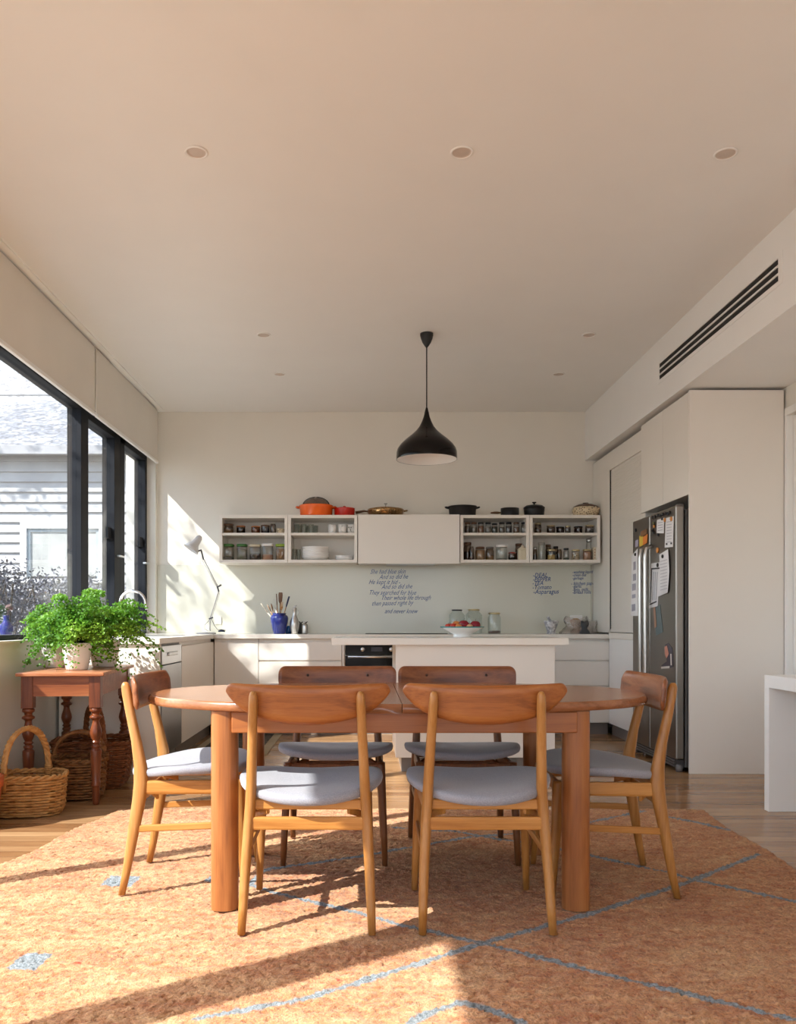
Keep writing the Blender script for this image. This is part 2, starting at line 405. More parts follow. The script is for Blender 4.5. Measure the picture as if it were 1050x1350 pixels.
# ------------------------------------------------------------------ air vent in bulkhead
e = empty('air_vent', (XB, 5.11, 2.80), label='long slotted air vent set in the white bulkhead at upper right', cat='vent')
bx(-.004, 0, -.90, .90, -.082, .085).build('frame', M['ceil'], e, bevel=.002)
for k in range(3):
    z = -.042 + k*.042
    o_ = bx(-.0052, -.0045, -.86, .86, z-.0155, z+.0105).build('slot', M['voidm'], e)
for k in range(3):
    z = -.042 + k*.042
    bx(-.010, -.005, -.86, .86, z+.0105, z+.0165, ).build('slat', M['ceil'], e)
# ================================================================== kitchen
XC = 2.15
# tall end panel + cupboards on the right
tp = empty('fridge_cupboard', (XC, 5.53, 0), label='tall white fridge surround with a plain end panel reaching the bulkhead', cat='cupboard')
bx(-.01, .615, 0, .02, 0, 2.545).build('end_panel', M['cab'], tp, bevel=.001)
for y0, y1 in ((.022, .494), (.498, .975)):
    bx(-.012, .01, y0, y1, 1.855, 2.535).build('door', M['cab'], tp, bevel=.0015)
bx(.01, .60, .022, .98, 1.86, 2.53).build('body', M['cab'], tp)
bx(.02, .6, .97, .99, 0, 1.86).build('side_panel', M['cab'], tp)
pc = empty('shutter_cupboard', (2.175, 6.55, 0), label='tall white cupboard with a ribbed roller shutter beside the fridge', cat='cupboard')
fr = MB().box(0,.02, .0,1.47, 2.37,2.53).box(0,.02, .93,1.47, .915,2.37)
fr.build('surround', M['cab'], pc, bevel=.001)
sb_ = MB()
z = .945
while z < 2.355:
    sb_.box(.012,.02, .0,.922, z, z+.0150); z += .0175
sb_.box(.0165,.024, 0,.93,.92,2.37)
sb_.box(.006,.018, 0,.922,.922,.945)
o_ = sb_.build('roller_shutter', M['cab'], pc)
bx(.004,.02, .9235,.929, .93,2.37).build('shutter_track', M['voidm'], pc)
bx(.03,.58, 0,1.46, .92,2.52).build('body', M['cab'], pc)
lc = empty('base_cupboard', (2.165, 6.53, 0), label='glossy white base cupboard below the roller shutter, beside the fridge', cat='cupboard')
bx(0,.02, .0,.925, .106,.862).build('door', M['cabw'], lc, bevel=.002)
bx(.02,.55, .0,.925, .106,.862).build('body', M['cabw'], lc)
bx(.04,.06, .0,.97, 0,.106).build('kickboard', M['kick'], lc)
# worktops
XE = -1.37
wt = bx(-2.08, 2.24, 7.43, YB-.004, .862, .90).box(-2.08, XE+.005, 5.495, 7.43, .862, .90).box(2.155, 2.74, 6.53, 7.43, .862, .915).build('worktop', M['bench'], None, bevel=.002)
tag(wt, 'pale stone worktop running along the back wall and under the window', 'worktop')
# base units, back run
def base_unit(x0, x1, rows, lab, name='drawer_unit', kind='drawer'):
    e = empty(name, ((x0+x1)/2, 7.46, 0), label=lab, cat='kitchen unit')
    w = (x1-x0)/2 - .002
    bx(-w, w, .02, .54, .106, .86).build('body', M['cab'], e)
    for z0, z1 in rows:
        d_ = bx(-w, w, 0, .018, z0, z1).build(kind, M['cab'], e, bevel=.002)
    bx(-w-.002, w+.002, .05, .065, 0, .106).build('kickboard', M['kick'], e)
    return e
px = lambda x: (x-VX)*7.46/F
rows = ((.668,.832),(.443,.655),(.110,.432))
base_unit(XE+.003, px(341), ((.110,.832),), 'white base cupboard with one door in the left corner of the back run', 'base_cupboard', 'door')
base_unit(px(341), px(451), rows, 'white drawer unit left of the oven under the blue crock')
base_unit(px(546), px(731), rows, 'white drawer unit hidden mostly behind the island')
base_unit(px(731), px(804)-.002, rows, 'white drawer unit right of the island, below the mortar')
# recess strip behind the handles
# oven
e = empty('built_in_oven', ((px(451)+px(546))/2, 7.46, 0), label='black built-in oven with steel handle behind the left end of the island', cat='oven')
w = (px(546)-px(451))/2
bx(-w+.002, -w+.02, 0, .5, .106, .86).box(w-.06, w-.002, 0, .5, .106, .86).box(-w+.02, w-.06, .02, .5, .106, .86).build('housing', M['cab'], e)
bx(-w+.03, w-.065, -.012, .02, .715, .815).build('control_panel', M['black'], e, bevel=.002)
bx(-w+.03, w-.065, -.018, .02, .24, .705).build('oven_door', M['black'], e, bevel=.003)
bx(-w+.09, w-.13, -.0205, -.018, .36, .62).build('oven_window', flat('ovenglass', (.03,.03,.03), .08), e)
MB().tube([(-w+.055,-.055,.70),(w-.09,-.055,.70)], .010, 12).box(-w+.07,-w+.085,-.055,-.015,.695,.707).box(w-.12,w-.105,-.055,-.015,.695,.707).build('handle', M['steel_l'], e)
Ry = Matrix.Rotation(PI/2, 4, 'X')
for kx in (px(478.5), px(516)):
    MB().lathe([(.019,0),(.019,.022),(.015,.026)], 24, Matrix.Translation((kx-e.location.x, -.012, .765)) @ Ry).build('knob', M['steel_l'], e)
bx(px(497)-e.location.x-.05, px(497)-e.location.x+.05, -.0135, -.012, .748, .785).build('display', flat('display', (.05,.05,.06), .1), e)
bx(-w, w, .05, .065, 0, .106).build('kickboard', M['kick'], e)
# cooktop
tag(bx(px(482), px(592), 7.56, 7.96, .9005, .907).build('cooktop', M['black'], None, bevel=.002), 'flat black glass cooktop on the back worktop', 'cooktop')
# left run units
e = empty('end_panel_unit', (XE, 5.495, 0), label='white end panel closing the left kitchen run beside the pine table', cat='kitchen unit')
bx(-.66, 0, 0, .04, 0, .815).box(-.66, 0, .02, .06, .815, .86).build('end_panel', M['cab'], e, bevel=.002)
M['dwsteel'] = metal('dull_steel', (.42,.42,.42), .3, (3,3,260))
e = empty('dishwasher', (XE, 5.87, 0), label='steel-fronted dishwasher under the left worktop', cat='dishwasher')
bx(-.55, -.02, -.295, .295, .106, .86).build('body', flat('dwbody', (.3,.3,.3)), e)
bx(-.02, 0, -.292, .292, .72, .845).build('control_panel', M['steel_l'], e, bevel=.002)
bx(-.02, 0, -.292, .292, .112, .713).build('door', M['dwsteel'], e, bevel=.002)
bx(.0, .012, -.13, .13, .775, .80).build('handle', M['silver'], e, bevel=.004)
bx(-.06, -.05, -.3, .3, 0, .106).build('kickboard', M['kick'], e)
e = empty('base_cupboard', (XE, 6.815, 0), label='white base cupboard door between dishwasher and left corner', cat='kitchen unit')
bx(-.55, -.02, -.64, .60, .106, .86).build('body', M['cab'], e)
bx(-.02, 0, -.637, .640, .112, .832).build('door', M['cab'], e, bevel=.002)
bx(-.06, -.05, -.63, .70, 0, .106).build('kickboard', M['kick'], e)
# island
e = empty('kitchen_island', (.55, 5.53, 0), label='white kitchen island with a thick top behind the dining table', cat='island')
ix = lambda x: (x-VX)*5.58/F - .55
bx(ix(438), ix(748), 0, .80, .855, .90).build('top_slab', M['bench'], e, bevel=.002)
bx(ix(522), ix(732), .05, .78, .10, .855).build('body', M['cab'], e, bevel=.002)
bx(ix(522)+.04, ix(732)-.04, .10, .74, 0, .10).build('kickboard', M['kick'], e)
# splashback and writing
sx0, sx1 = -2.015, (779-VX)*8.03/F
e = empty('glass_splashback', (0, YB, .90), label='pale green glass splashback with blue handwriting along the back wall', cat='splashback')
bx(sx0, sx1, -.009, -.001, .001, .658).build('glass_panel', M['splash'], e)
bx(sx1+.004, 2.165, -.009, -.001, .001, .658).build('glass_panel', M['splash'], e)
def write(txt, px_, py, size, rot=0, shear=.35, parent=None, off=-.0005, name='handwriting', y=8.019, mat=None, sx=1.0):
    cu = bpy.data.curves.new('t', 'FONT'); cu.body = txt; cu.size = size; cu.shear = shear; cu.offset = off; cu.resolution_u = 2
    t = bpy.data.objects.new('t', cu); C.objects.link(t)
    dg = bpy.context.evaluated_depsgraph_get()
    me = bpy.data.meshes.new_from_object(t.evaluated_get(dg))
    bpy.data.objects.remove(t); bpy.data.curves.remove(cu)
    p = W(px_, py, y)
    mt = Matrix.Translation(p) @ Matrix.Rotation(rot, 4, 'Y') @ Matrix.Rotation(PI/2, 4, 'X') @ Matrix.Diagonal((sx,1,1,1))
    if parent: mt = Matrix.Translation(-parent.location) @ mt
    me.transform(mt)
    me.materials.clear(); me.materials.append(mat or M['ink']); me.name = name
    o = bpy.data.objects.new(name, me); C.objects.link(o)
    if parent: o.parent = parent
    return o
for t, x, y in (('She had blue skin',488,756.5),('And so did he',500,763.5),('He kept it hid -',486,770),('And so did she',503,776.5),
                ('They searched for blue',486,784),('Their whole life through',502,791),('then passed right by',490,798.5),('and never knew',507,808.5)):
    write(t, x, y, .064, R(random.uniform(-1.5,1.5)), .5, e, -.0002, sx=.76)
for t, x, y, s_ in (('-DEAL',702.5,761,.058),('-PEPPER',702.5,766.5,.056),('-TEA',702,771.5,.056),('-Tomato',702,777,.058),('-Asparagus',703,783,.062)):
    write(t, x, y, s_, R(-1), .25, e, .0003, sx=.9)
for t, x, y, s_ in (('-washing liquid',755,756,.040),('-clean out',755,760,.040),('-garbage',755,764,.038),('- kitchen paper',753,771.5,.048),('-garlic',755,775,.044),('-feta, milk',755,779.5,.046),('-bread rolls',755,783,.046)):
    write(t, x, y, s_, R(-1), .25, e, .0003, sx=.82)
for x0, x1, y0, lab in ((283,292,813,'white wall socket on the splashback behind the lamp'),(752,768,811,'white double wall socket above the food bags')):
    a = W(x0, y0, 8.02); b2 = W(x1, y0+7, 8.02)
    o = bx(a.x, b2.x, -.02, -.010, b2.z-.02, a.z).build('wall_socket', M['outlet'], None, bevel=.003, loc=(0,8.032,0)); tag(o, lab, 'socket')
# ------------------------------------------------------------------ wall cabinets
YF = 7.68
qx = lambda x: (x-VX)*YF/F
Z0, Z1 = 1.556, 1.996
def open_cab(x0, x1, lab):
    e = empty('open_wall_cabinet', ((x0+x1)/2, YF, Z0), label=lab, cat='wall cabinet')
    w = (x1-x0)/2 - .0015; t = .028; h = Z1-Z0; dp = YB-YF-.003
    MB().box(-w,-w+t, 0,dp, 0,h).box(w-t,w, 0,dp, 0,h).box(-w+t,w-t, 0,dp, 0,.028).box(-w+t,w-t, 0,dp, h-.028,h).build('carcass', M['cab'], e, bevel=.001)
    bx(-w+t, w-t, dp-.012, dp, .028, h-.028).build('back_panel', M['cab'], e)
    bx(-w+t, w-t, .01, dp-.012, .254, .277).build('shelf', M['cab'], e, bevel=.001)
    return e
open_cab(qx(289), qx(379.5), 'open white wall cabinet farthest left, with green-lidded jars')
open_cab(qx(379.5), qx(471.5), 'open white wall cabinet with glasses, mugs and white bowls')
open_cab(qx(607), qx(698.5), 'open white wall cabinet with a row of nine spice jars')
open_cab(qx(698.5), qx(792), 'open white wall cabinet farthest right, with gold-lidded jars')
e = empty('closed_wall_cabinet', ((qx(472.5)+qx(606))/2, YF, Z0), label='closed plain white wall cabinet in the middle, housing the range hood', cat='wall cabinet')
w = (qx(606)-qx(472.5))/2
bx(-w, w, -.018, 0, -.010, Z1-Z0+.002).build('door', M['cab'], e, bevel=.0015)
bx(-w, w, .002, .34, 0, Z1-Z0).build('body', M['cab'], e)
bx(-.2, .25, .03, .3, -.012, 0).build('hood_filter', M['steel_l'], e)
# ------------------------------------------------------------------ fridge
XF = 2.07
def fy(x): return (XF)*F/(x-VX)
def fz(x, y): return H + (HY-y)*fy(x)/F
e = empty('refrigerator', (XF, 5.59, 0), label='grey steel side-by-side refrigerator covered in papers and magnets', cat='refrigerator')
ys = fy(857) - 5.59; ye = fy(834.5) - 5.59
bx(.065, .66, .0, ye, .03, 1.765).build('body', flat('fridgebody', (.10,.095,.09), .4), e, bevel=.006)
bx(0, .06, .0, ys-.004, .085, 1.79).build('door', M['steel'], e, bevel=.010, seg=4)
bx(0, .06, ys+.004, ye, .085, 1.79).build('door', M['steel'], e, bevel=.010, seg=4)
for dy in (-.055, .055):
    hd = MB().tube([(-.005,ys+dy,.42),(-.045,ys+dy,.44),(-.052,ys+dy,.50),(-.052,ys+dy,1.48),(-.045,ys+dy,1.54),(-.005,ys+dy,1.56)], .014, 12)
    hd.build('handle', M['silver'], e)
bx(.02, .07, .03, ye-.02, .02, .08).build('plinth_grille', flat('grille', (.05,.045,.045)), e, bevel=.003)
for k in range(3):
    bx(.012, .02, .06, ye-.05, .028+k*.018, .036+k*.018).build('grille_slat', flat('grilleslat', (.16,.15,.15), .3), e)
MB().lathe([(.022,0),(.024,.02),(.024,.045),(.018,.05)], 20, cx=.035, cy=.03).build('foot', flat('foot', (.15,.14,.14), .3), e)
MB().lathe([(.022,0),(.024,.02),(.024,.045),(.018,.05)], 20, cx=.035, cy=ye-.03).build('foot', flat('foot', (.15,.14,.14), .3), e)
bx(.015, .06, .01, .06, 1.79, 1.80).build('hinge_cap', flat('foot', (.15,.14,.14)), e, bevel=.003)
# papers and magnets on the doors
def on_door(name, pts, mat, lab, cat, t=.0015, lift=.001, group=None, bendz=0):
    ps = [(fy(x), fz(x, y)) for x, y in pts]
    mb = MB(); n = len(ps)
    X0 = XF - lift; X1 = XF - lift - t
    vs = [(X0, y, z) for y, z in ps] + [(X1 - bendz*(1 if i in (2,3) else 0), y, z) for i, (y, z) in enumerate(ps)]
    mb.add(vs, [tuple(range(n)), tuple(range(2*n-1, n-1, -1))] + [(i, n+i, n+(i+1)%n, (i+1)%n) for i in range(n)])
    o = mb.build(name, mat, None); tag(o, lab, cat, group); return o
pw = flat('paper', (.78,.78,.80), .6); pb = flat('paperblack', (.03,.03,.035)); gt = flat('greytext', (.35,.35,.42))
def on_part(parent, name, pts, mat, lift, t=.0006):
    o = on_door(name, pts, mat, None, None, t, lift); o.parent = parent; return o
p = on_door('paper_sheet', [(833.5,733),(841.5,723),(842,812),(832.6,812)], pw, 'long white sheet of drawings on the far fridge door, behind the handles', 'paper')
for (a, b_, c, d_) in ((836,741,839,752),(835.5,757,839.5,766),(834.5,770,839,779),(834.3,784,838.8,789),(834,797,838.5,806)):
    on_part(p, 'drawing', [(a,b_),(c,b_-1),(c,d_-1),(a,d_)], gt, .003)
on_door('note', [(838.2,713),(842.2,711),(842.2,720),(838.2,722)], flat('lilac', (.45,.42,.55)), 'small lilac note on the far fridge door', 'note')
on_door('leaflet', [(844,707),(848.5,704),(848.5,719),(844,721)], flat('yellowp', (.72,.50,.06)), 'yellow leaflet pinned on the far fridge door', 'leaflet', lift=.002)
on_door('leaflet', [(849,708),(855,704),(854,716),(848.5,719)], flat('orangep', (.75,.24,.05)), 'orange leaflet pinned beside the yellow one on the far fridge door', 'leaflet', lift=.003)
on_door('leaflet', [(846,701),(854,697),(854,704),(846,708)], flat('brownp', (.25,.12,.05)), 'dark red and brown leaflet above the orange one on the far fridge door', 'leaflet', lift=.004)
p = on_door('paper_sheet', [(867,685.5),(876.5,682.5),(876,703),(866.5,703)], pw, 'small white list at the top of the near fridge door', 'paper')
for k in range(4): on_part(p, 'text_line', [(868.5,689+k*3.4),(874.5,688+k*3.4),(874.5,688.7+k*3.4),(868.5,689.7+k*3.4)], gt, .003)
p = on_door('paper_sheet', [(878.5,683),(889,680.5),(888,721),(877.2,722)], pw, 'tall narrow white receipt on the near fridge door, top right', 'paper')
for k in range(8): on_part(p, 'text_line', [(880,688+k*3.8),(886.5,687+k*3.8),(886.5,687.6+k*3.8),(880,688.6+k*3.8)], gt, .003)
on_part(p, 'hole', [(879,716),(881,716),(881,718.5),(879,718.5)], pb, .003); on_part(p, 'hole', [(885,715),(887,715),(887,717.5),(885,717.5)], pb, .003)
p = on_door('calendar_page', [(859.5,743),(872,741),(868,799),(857,802)], pw, 'white printed page with a black border on the near fridge door', 'paper', lift=.002)
on_part(p, 'border', [(860,749),(872,748),(872,750),(860,751)], pb, .005); on_part(p, 'border', [(859.7,751),(861,751),(859,795),(858,795)], pb, .005)
on_part(p, 'border', [(858,796),(867,792),(867,794),(858,798)], pb, .005)
for k in range(3): on_part(p, 'text_line', [(863+k*2.4,754),(863.6+k*2.4,754),(862+k*2.2,791),(861.4+k*2.2,791)], gt, .005)
p = on_door('paper_sheet', [(871.5,731),(883,724),(884.5,753),(882.5,781),(869,787),(872,760)], pw, 'curled white letter overlapping the printed page on the near fridge door', 'paper', lift=.008)
for k in range(10): on_part(p, 'text_line', [(873,740+k*4.2),(882,737.5+k*4.2),(882,738.1+k*4.2),(873,740.6+k*4.2)], gt, .0105)
on_door('photo_print', [(862.5,800),(871,797),(875,833),(866,838)], flat('photo1', (.10,.14,.15), .3), 'dark green photo hanging below the printed page on the fridge', 'photo')
on_door('photo_strip', [(862.8,801),(865,800),(867,826),(864.5,828)], flat('photo1b', (.40,.22,.14), .3), 'narrow brown photo strip beside the dark green photo on the fridge', 'photo', lift=.004)
p = on_door('cutout_picture', [(877.5,850),(882,847.5),(887,854),(888.8,879),(883,881),(873,881),(873,877),(880,872)], flat('cutout', (.06,.05,.07), .4), 'cut-out picture low on the near fridge door, black with pink', 'picture')
on_part(p, 'print', [(877.5,853),(880.5,851),(883,862),(880,868),(878,862)], flat('pink', (.55,.25,.18)), .004)
on_part(p, 'print', [(873,879),(884,878),(884,881),(873,881.5)], flat('whiteprint', (.7,.66,.62)), .004)
on_part(p, 'print', [(885,862),(886.5,862),(887,877),(885.5,877)], flat('whiteprint', (.7,.66,.62)), .004)
def magnet(x, y, r, mat, lab, lift=.001):
    mb = MB().lathe([(r,0),(r,.006),(r*.7,.009)], 14, Matrix.Translation((XF-lift, fy(x), fz(x,y))) @ Matrix.Rotation(-PI/2, 4, 'Y'))
    o = mb.build('fridge_magnet', mat, None); tag(o, lab, 'magnet', 'magnets on the fridge doors')
mg = flat('magblack', (.02,.02,.025), .3); mo = flat('magorange', (.70,.30,.08), .4); mgd = flat('maggreen', (.12,.14,.06), .4)
magnet(839.3, 699, .014, mg, 'round black magnet alone at the top of the far fridge door')
magnet(868, 725.5, .020, mo, 'orange-brown round magnet alone in the middle of the near fridge door')
magnet(878, 685.5, .015, mo, 'orange magnet holding the left corner of the tall receipt', .003)
magnet(886.5, 684, .016, mo, 'orange magnet holding the right corner of the tall receipt', .003)
for x, y, m_ in ((862,682,mg),(865,681,mg),(868.5,679.5,mg),(872,680,mg),(875.5,678,mg),(879,677,mg),(882,677.5,mg),(884.5,675.5,mg),(874.5,684,mg),(863,690,mgd),(864,694,mo),(861.5,699,mg),(863.5,702,mg),(869,705,mg)):
    mb = MB().lathe([(.011,0),(.011,.006),(.008,.009)], 12, Matrix.Translation((XF-.003, fy(x), fz(x,y))) @ Matrix.Rotation(-PI/2, 4, 'Y'))
    o = mb.build('fridge_magnet', m_, None); tag(o, 'small dark magnet in the cluster at the top of the near fridge door', 'magnet', 'small magnets clustered on the near fridge door')
magnet(876.5, 733.5, .013, mg, 'black magnet holding the curled letter', .011)
magnet(868.8, 745, .015, mg, 'black magnet holding the printed page with black border', .005)
magnet(839, 731, .012, mg, 'black magnet holding the long sheet of drawings', .004)
# ------------------------------------------------------------------ white desk on the right
e = empty('white_desk', (2.13, 4.47, 0), label='white slab-sided desk cut off by the right edge of the photo', cat='desk')
bx(0, .64, -.05, 0, 0, .657).build('end_panel', M['cabw'], e, bevel=.002)
bx(0, .64, -2.6, 0, .657, .724).build('desk_top', M['cabw'], e, bevel=.002)
bx(0, .64, -2.6, -2.55, 0, .657).build('end_panel', M['cabw'], e, bevel=.002)
# ================================================================== rug
rug_pts = [(-1.335, 4.46), (.2, 4.47), (1.77, 4.40), (1.725, 3.3), (1.70, .9), (-1.86, .9), (-1.50, 3.38)]
def G(x, y): k = F*H/(y-HY); return ((x-VX)*k/F, k)
motif = [[(1000,1130),(900,1170),(780,1210),(640,1248),(525,1285),(400,1325),(260,1352)],
         [(365,1182),(470,1208),(525,1224),(640,1250),(740,1275),(840,1300),(1000,1340),(1060,1356)],
         [(540,1356),(575,1338),(610,1328),(650,1338),(690,1354)],
         [(777,1132),(885,1155),(910,1163),(1050,1193)],[(870,1079),(920,1088),(960,1098)],
         [(345,1153),(357,1149),(477,1133),(520,1125),(620,1108),(720,1100),(790,1085),(850,1073)],
         [(365,1182),(330,1170),(345,1153)],[(600,1100),(640,1108),(690,1115),(777,1132)],[(520,1095),(600,1100)]]
segs = []
for pl in motif:
    g = [G(*p) for p in pl]
    for a, b_ in zip(g, g[1:]): segs.append((a, b_))
diam = [[(8,1284),(30,1263),(68,1264),(48,1286)],[(133,1172),(145,1160),(187,1159),(172,1174)],[(268,1166),(276,1160),(292,1160),(286,1168)]]
diam = [[G(*p) for p in d] for d in diam]
def inpoly(x, y, P):
    c = False; j = len(P)-1
    for i in range(len(P)):
        if (P[i][1] > y) != (P[j][1] > y) and x < (P[j][0]-P[i][0])*(y-P[i][1])/(P[j][1]-P[i][1])+P[i][0]: c = not c
        j = i
    return c
import numpy as np
st = .010
xs = np.arange(-1.92, 1.80, st); ys_ = np.arange(.88, 4.50, st)
XX, YY = np.meshgrid(xs, ys_)
def lerp_edge(y, pts):
    return np.interp(y, [p[1] for p in pts], [p[0] for p in pts])
rs = np.random.RandomState(3)
left = lerp_edge(ys_, [(-1.86,.9),(-1.50,3.38),(-1.335,4.46)]) + .012*np.sin(ys_*9)
right = lerp_edge(ys_, [(1.70,.9),(1.725,3.3),(1.77,4.40)]) + .012*np.sin(ys_*7+1)
u = (XX - xs[0])/(xs[-1]-xs[0])
PX = left[:,None]*(1-u) + right[:,None]*u
PY = .9 + (YY-ys_[0])/(ys_[-1]-ys_[0])*(4.45-.9 - .03*u + .014*np.sin(PX*6))
D = np.full(PX.shape, 9.0)
for (a, b_) in segs:
    ax, ay = a; dx, dy = b_[0]-ax, b_[1]-ay; l2 = dx*dx+dy*dy
    t = np.clip(((PX-ax)*dx+(PY-ay)*dy)/l2, 0, 1)
    D = np.minimum(D, np.hypot(PX-ax-t*dx, PY-ay-t*dy))
wob = .003*np.sin(PX*31+PY*17)
mot = np.clip((.017 + wob - D)/.016 + .35, 0, 1)
for P in diam:
    cx = sum(p[0] for p in P)/4; cy = sum(p[1] for p in P)/4
    msk = np.array([[1.0 if inpoly(x, y, P) else 0.0 for x, y in zip(r1, r2)] if abs(r2[0]-cy) < .3 else [0.0]*len(r1) for r1, r2 in zip(PX, PY)])
    mot = np.maximum(mot, msk)
jx = rs.uniform(-.004,.004,PX.shape); jy = rs.uniform(-.004,.004,PX.shape)
ZZ = .010 + rs.uniform(0,.008,PX.shape) + .003*np.sin(PX*3.1)*np.sin(PY*2.3)
edge = np.zeros(PX.shape, bool); edge[0,:]=edge[-1,:]=True; edge[:,0]=edge[:,-1]=True
ZZ[edge] = .001
ny, nx = PX.shape
co = np.stack([PX+jx, PY+jy, ZZ], -1).reshape(-1,3)
idx = np.arange(nx*ny).reshape(ny, nx)
fc = np.stack([idx[:-1,:-1], idx[:-1,1:], idx[1:,1:], idx[1:,:-1]], -1).reshape(-1,4)
me = bpy.data.meshes.new('shag_rug')
me.vertices.add(len(co)); me.vertices.foreach_set('co', co.ravel())
me.loops.add(fc.size); me.loops.foreach_set('vertex_index', fc.ravel())
me.polygons.add(len(fc)); me.polygons.foreach_set('loop_start', np.arange(0, fc.size, 4)); me.polygons.foreach_set('loop_total', np.full(len(fc), 4))
me.update(); me.validate()
at = me.attributes.new('motif', 'FLOAT', 'POINT'); at.data.foreach_set('value', mot.ravel())
me.polygons.foreach_set('use_smooth', np.ones(len(fc), bool))
me.materials.append(M['rug'])
o = bpy.data.objects.new('wool_rug', me); C.objects.link(o)
tag(o, 'large orange shaggy wool rug with thin blue lines under the table', 'rug')
# runner in the kitchen aisle
e = empty('floor_runner', (-1.03, 6.95, 0), label='dark patterned kitchen runner on the boards left of the island', cat='rug')
bx(-.27, .20, -.60, .60, 0, .008).build('field', M['runner'], e)
MB().box(.20,.27,-.6,.6,0,.008).box(-.33,-.27,-.6,.6,0,.008).box(-.33,.27,-.66,-.6,0,.008).box(-.33,.27,.6,.66,0,.008).build('border', flat('runnerborder', (.33,.27,.18), .9), e)

# ================================================================== dining table
TX, TY, TH = .115, 3.225, .735
e = empty('dining_table', (TX, TY, 0), label='oval extending wooden dining table in the middle of the room', cat='dining table')
def oval(a, b_, n, k=96):
    pts = []
    for i in range(k):
        t = 2*PI*i/k; c_, s_ = math.cos(t), math.sin(t)
        pts.append((a*math.copysign(abs(c_)**(2/n), c_), b_*math.copysign(abs(s_)**(2/n), s_)))
    return pts
def half_top(sgn):
    O = oval(.945, .50, 2.35, 128)
    O = [(x, y) for x, y in O if x*sgn >= .0]
    O.sort(key=lambda p: math.atan2(p[1], p[0]*sgn))
    x0 = sgn*.0012
    mb = MB(); n = len(O); rings = []
    for ins, z in ((.010,-.032),(.002,-.026),(0,-.016),(.002,-.006),(.010,0)):
        ring = [(x0, -.50+ins)]
        for x, y in O:
            l = math.hypot(x/.945, y/.5)
            r = math.hypot(x, y); ring.append((x*(1-ins/r) if abs(x) > .01 else x0, y*(1-ins/r)))
        ring.append((x0, .50-ins)); rings.append([(a, b_, TH+z) for a, b_ in ring])
    m = len(rings[0]); vs = [v for r in rings for v in r]
    fs = []
    for i in range(len(rings)-1):
        for k in range(m-1):
            k2 = (k+1) % m
            fs.append((i*m+k, i*m+k2, (i+1)*m+k2, (i+1)*m+k) if sgn > 0 else (i*m+k2, i*m+k, (i+1)*m+k, (i+1)*m+k2))
    mb.add(vs, fs, True)
    seam = [r[0] for r in rings] + [r[-1] for r in rings[::-1]]
    mb.add(seam, [tuple(range(len(seam)))])
    mb.add(rings[-1], [tuple(range(m)) if sgn > 0 else tuple(range(m-1,-1,-1))])
    mb.add(rings[0], [tuple(range(m-1,-1,-1)) if sgn > 0 else tuple(range(m))])
    return mb
for sg in (-1, 1): half_top(sg).build('tabletop_leaf', M['tabletop'], e)
for sy in (-1, 1):
    bx(-.575, .60, sy*.385-.012, sy*.385+.012, .627, .700).build('apron', M['apron'], e, bevel=.004)
for sx in (-1, 1):
    bx(sx*.56-.012, sx*.56+.012, -.37, .37, .627, .700).build('apron', M['apron'], e, bevel=.004)
for sx in (-1, 1):
    for sy in (-1, 1):
        poly = []
        for k in range(28):
            t = 2*PI*k/28; c_, s_ = math.cos(t), math.sin(t); n = 3.0 if c_*sx > 0 else 2.4
            q = (abs(c_)**n+abs(s_)**n)**(-1/n)
            poly.append((.046*c_*q, .044*s_*q))
        Mx = Matrix.Translation((sx*.605 + (0 if sy < 0 else -sx*.005), sy*.345, 0))
        MB().prism(poly, .0195, .70, Mx, True).build('leg', M['tableleg'], e, bevel=.003, ang=60)

# ================================================================== chairs
def seat_mesh():
    mb = MB(); rings, seg = 10, 56
    def out(t):
        c_, s_ = math.cos(t), math.sin(t)
        n = 3.2 if s_ > 0 else 2.2
        q = (abs(c_)**n + abs(s_)**n)**(-1/n)
        x = .242*c_*q; y = (.215 if s_ > 0 else .225)*s_*q
        if y < 0: x *= 1 - .10*(-y/.225)
        return x, y
    def top(x, y, r):
        saddle = .024*(abs(x)/.24)**2 + .008*(y/.2) - .012*math.exp(-((y+.03)/.12)**2)*(1-(x/.24)**2)
        return .440 + saddle + .014*(1 - r**6)
    vs = []; 
    for i in range(rings+1):
        r = 1e-3 + (1-1e-3)*(i/rings)**.75
        for k in range(seg):
            x, y = out(2*PI*k/seg); x *= r; y *= r
            vs.append((x, y, top(x, y, r)))
    for r, dz in ((1.012,-.010),(1.0,-.022),(.965,-.028)):
        for k in range(seg):
            x, y = out(2*PI*k/seg)
            vs.append((x*r, y*r, top(x, y, 1)+dz))
    for r in (.5, 1e-3):
        for k in range(seg):
            x, y = out(2*PI*k/seg); vs.append((x*r, y*r, .416))
    m = rings+1+5; fs = []
    for i in range(m-1):
        for k in range(seg):
            k2 = (k+1) % seg
            fs.append((i*seg+k, (i+1)*seg+k, (i+1)*seg+k2, i*seg+k2))
    mb.add(vs, fs, True); return mb
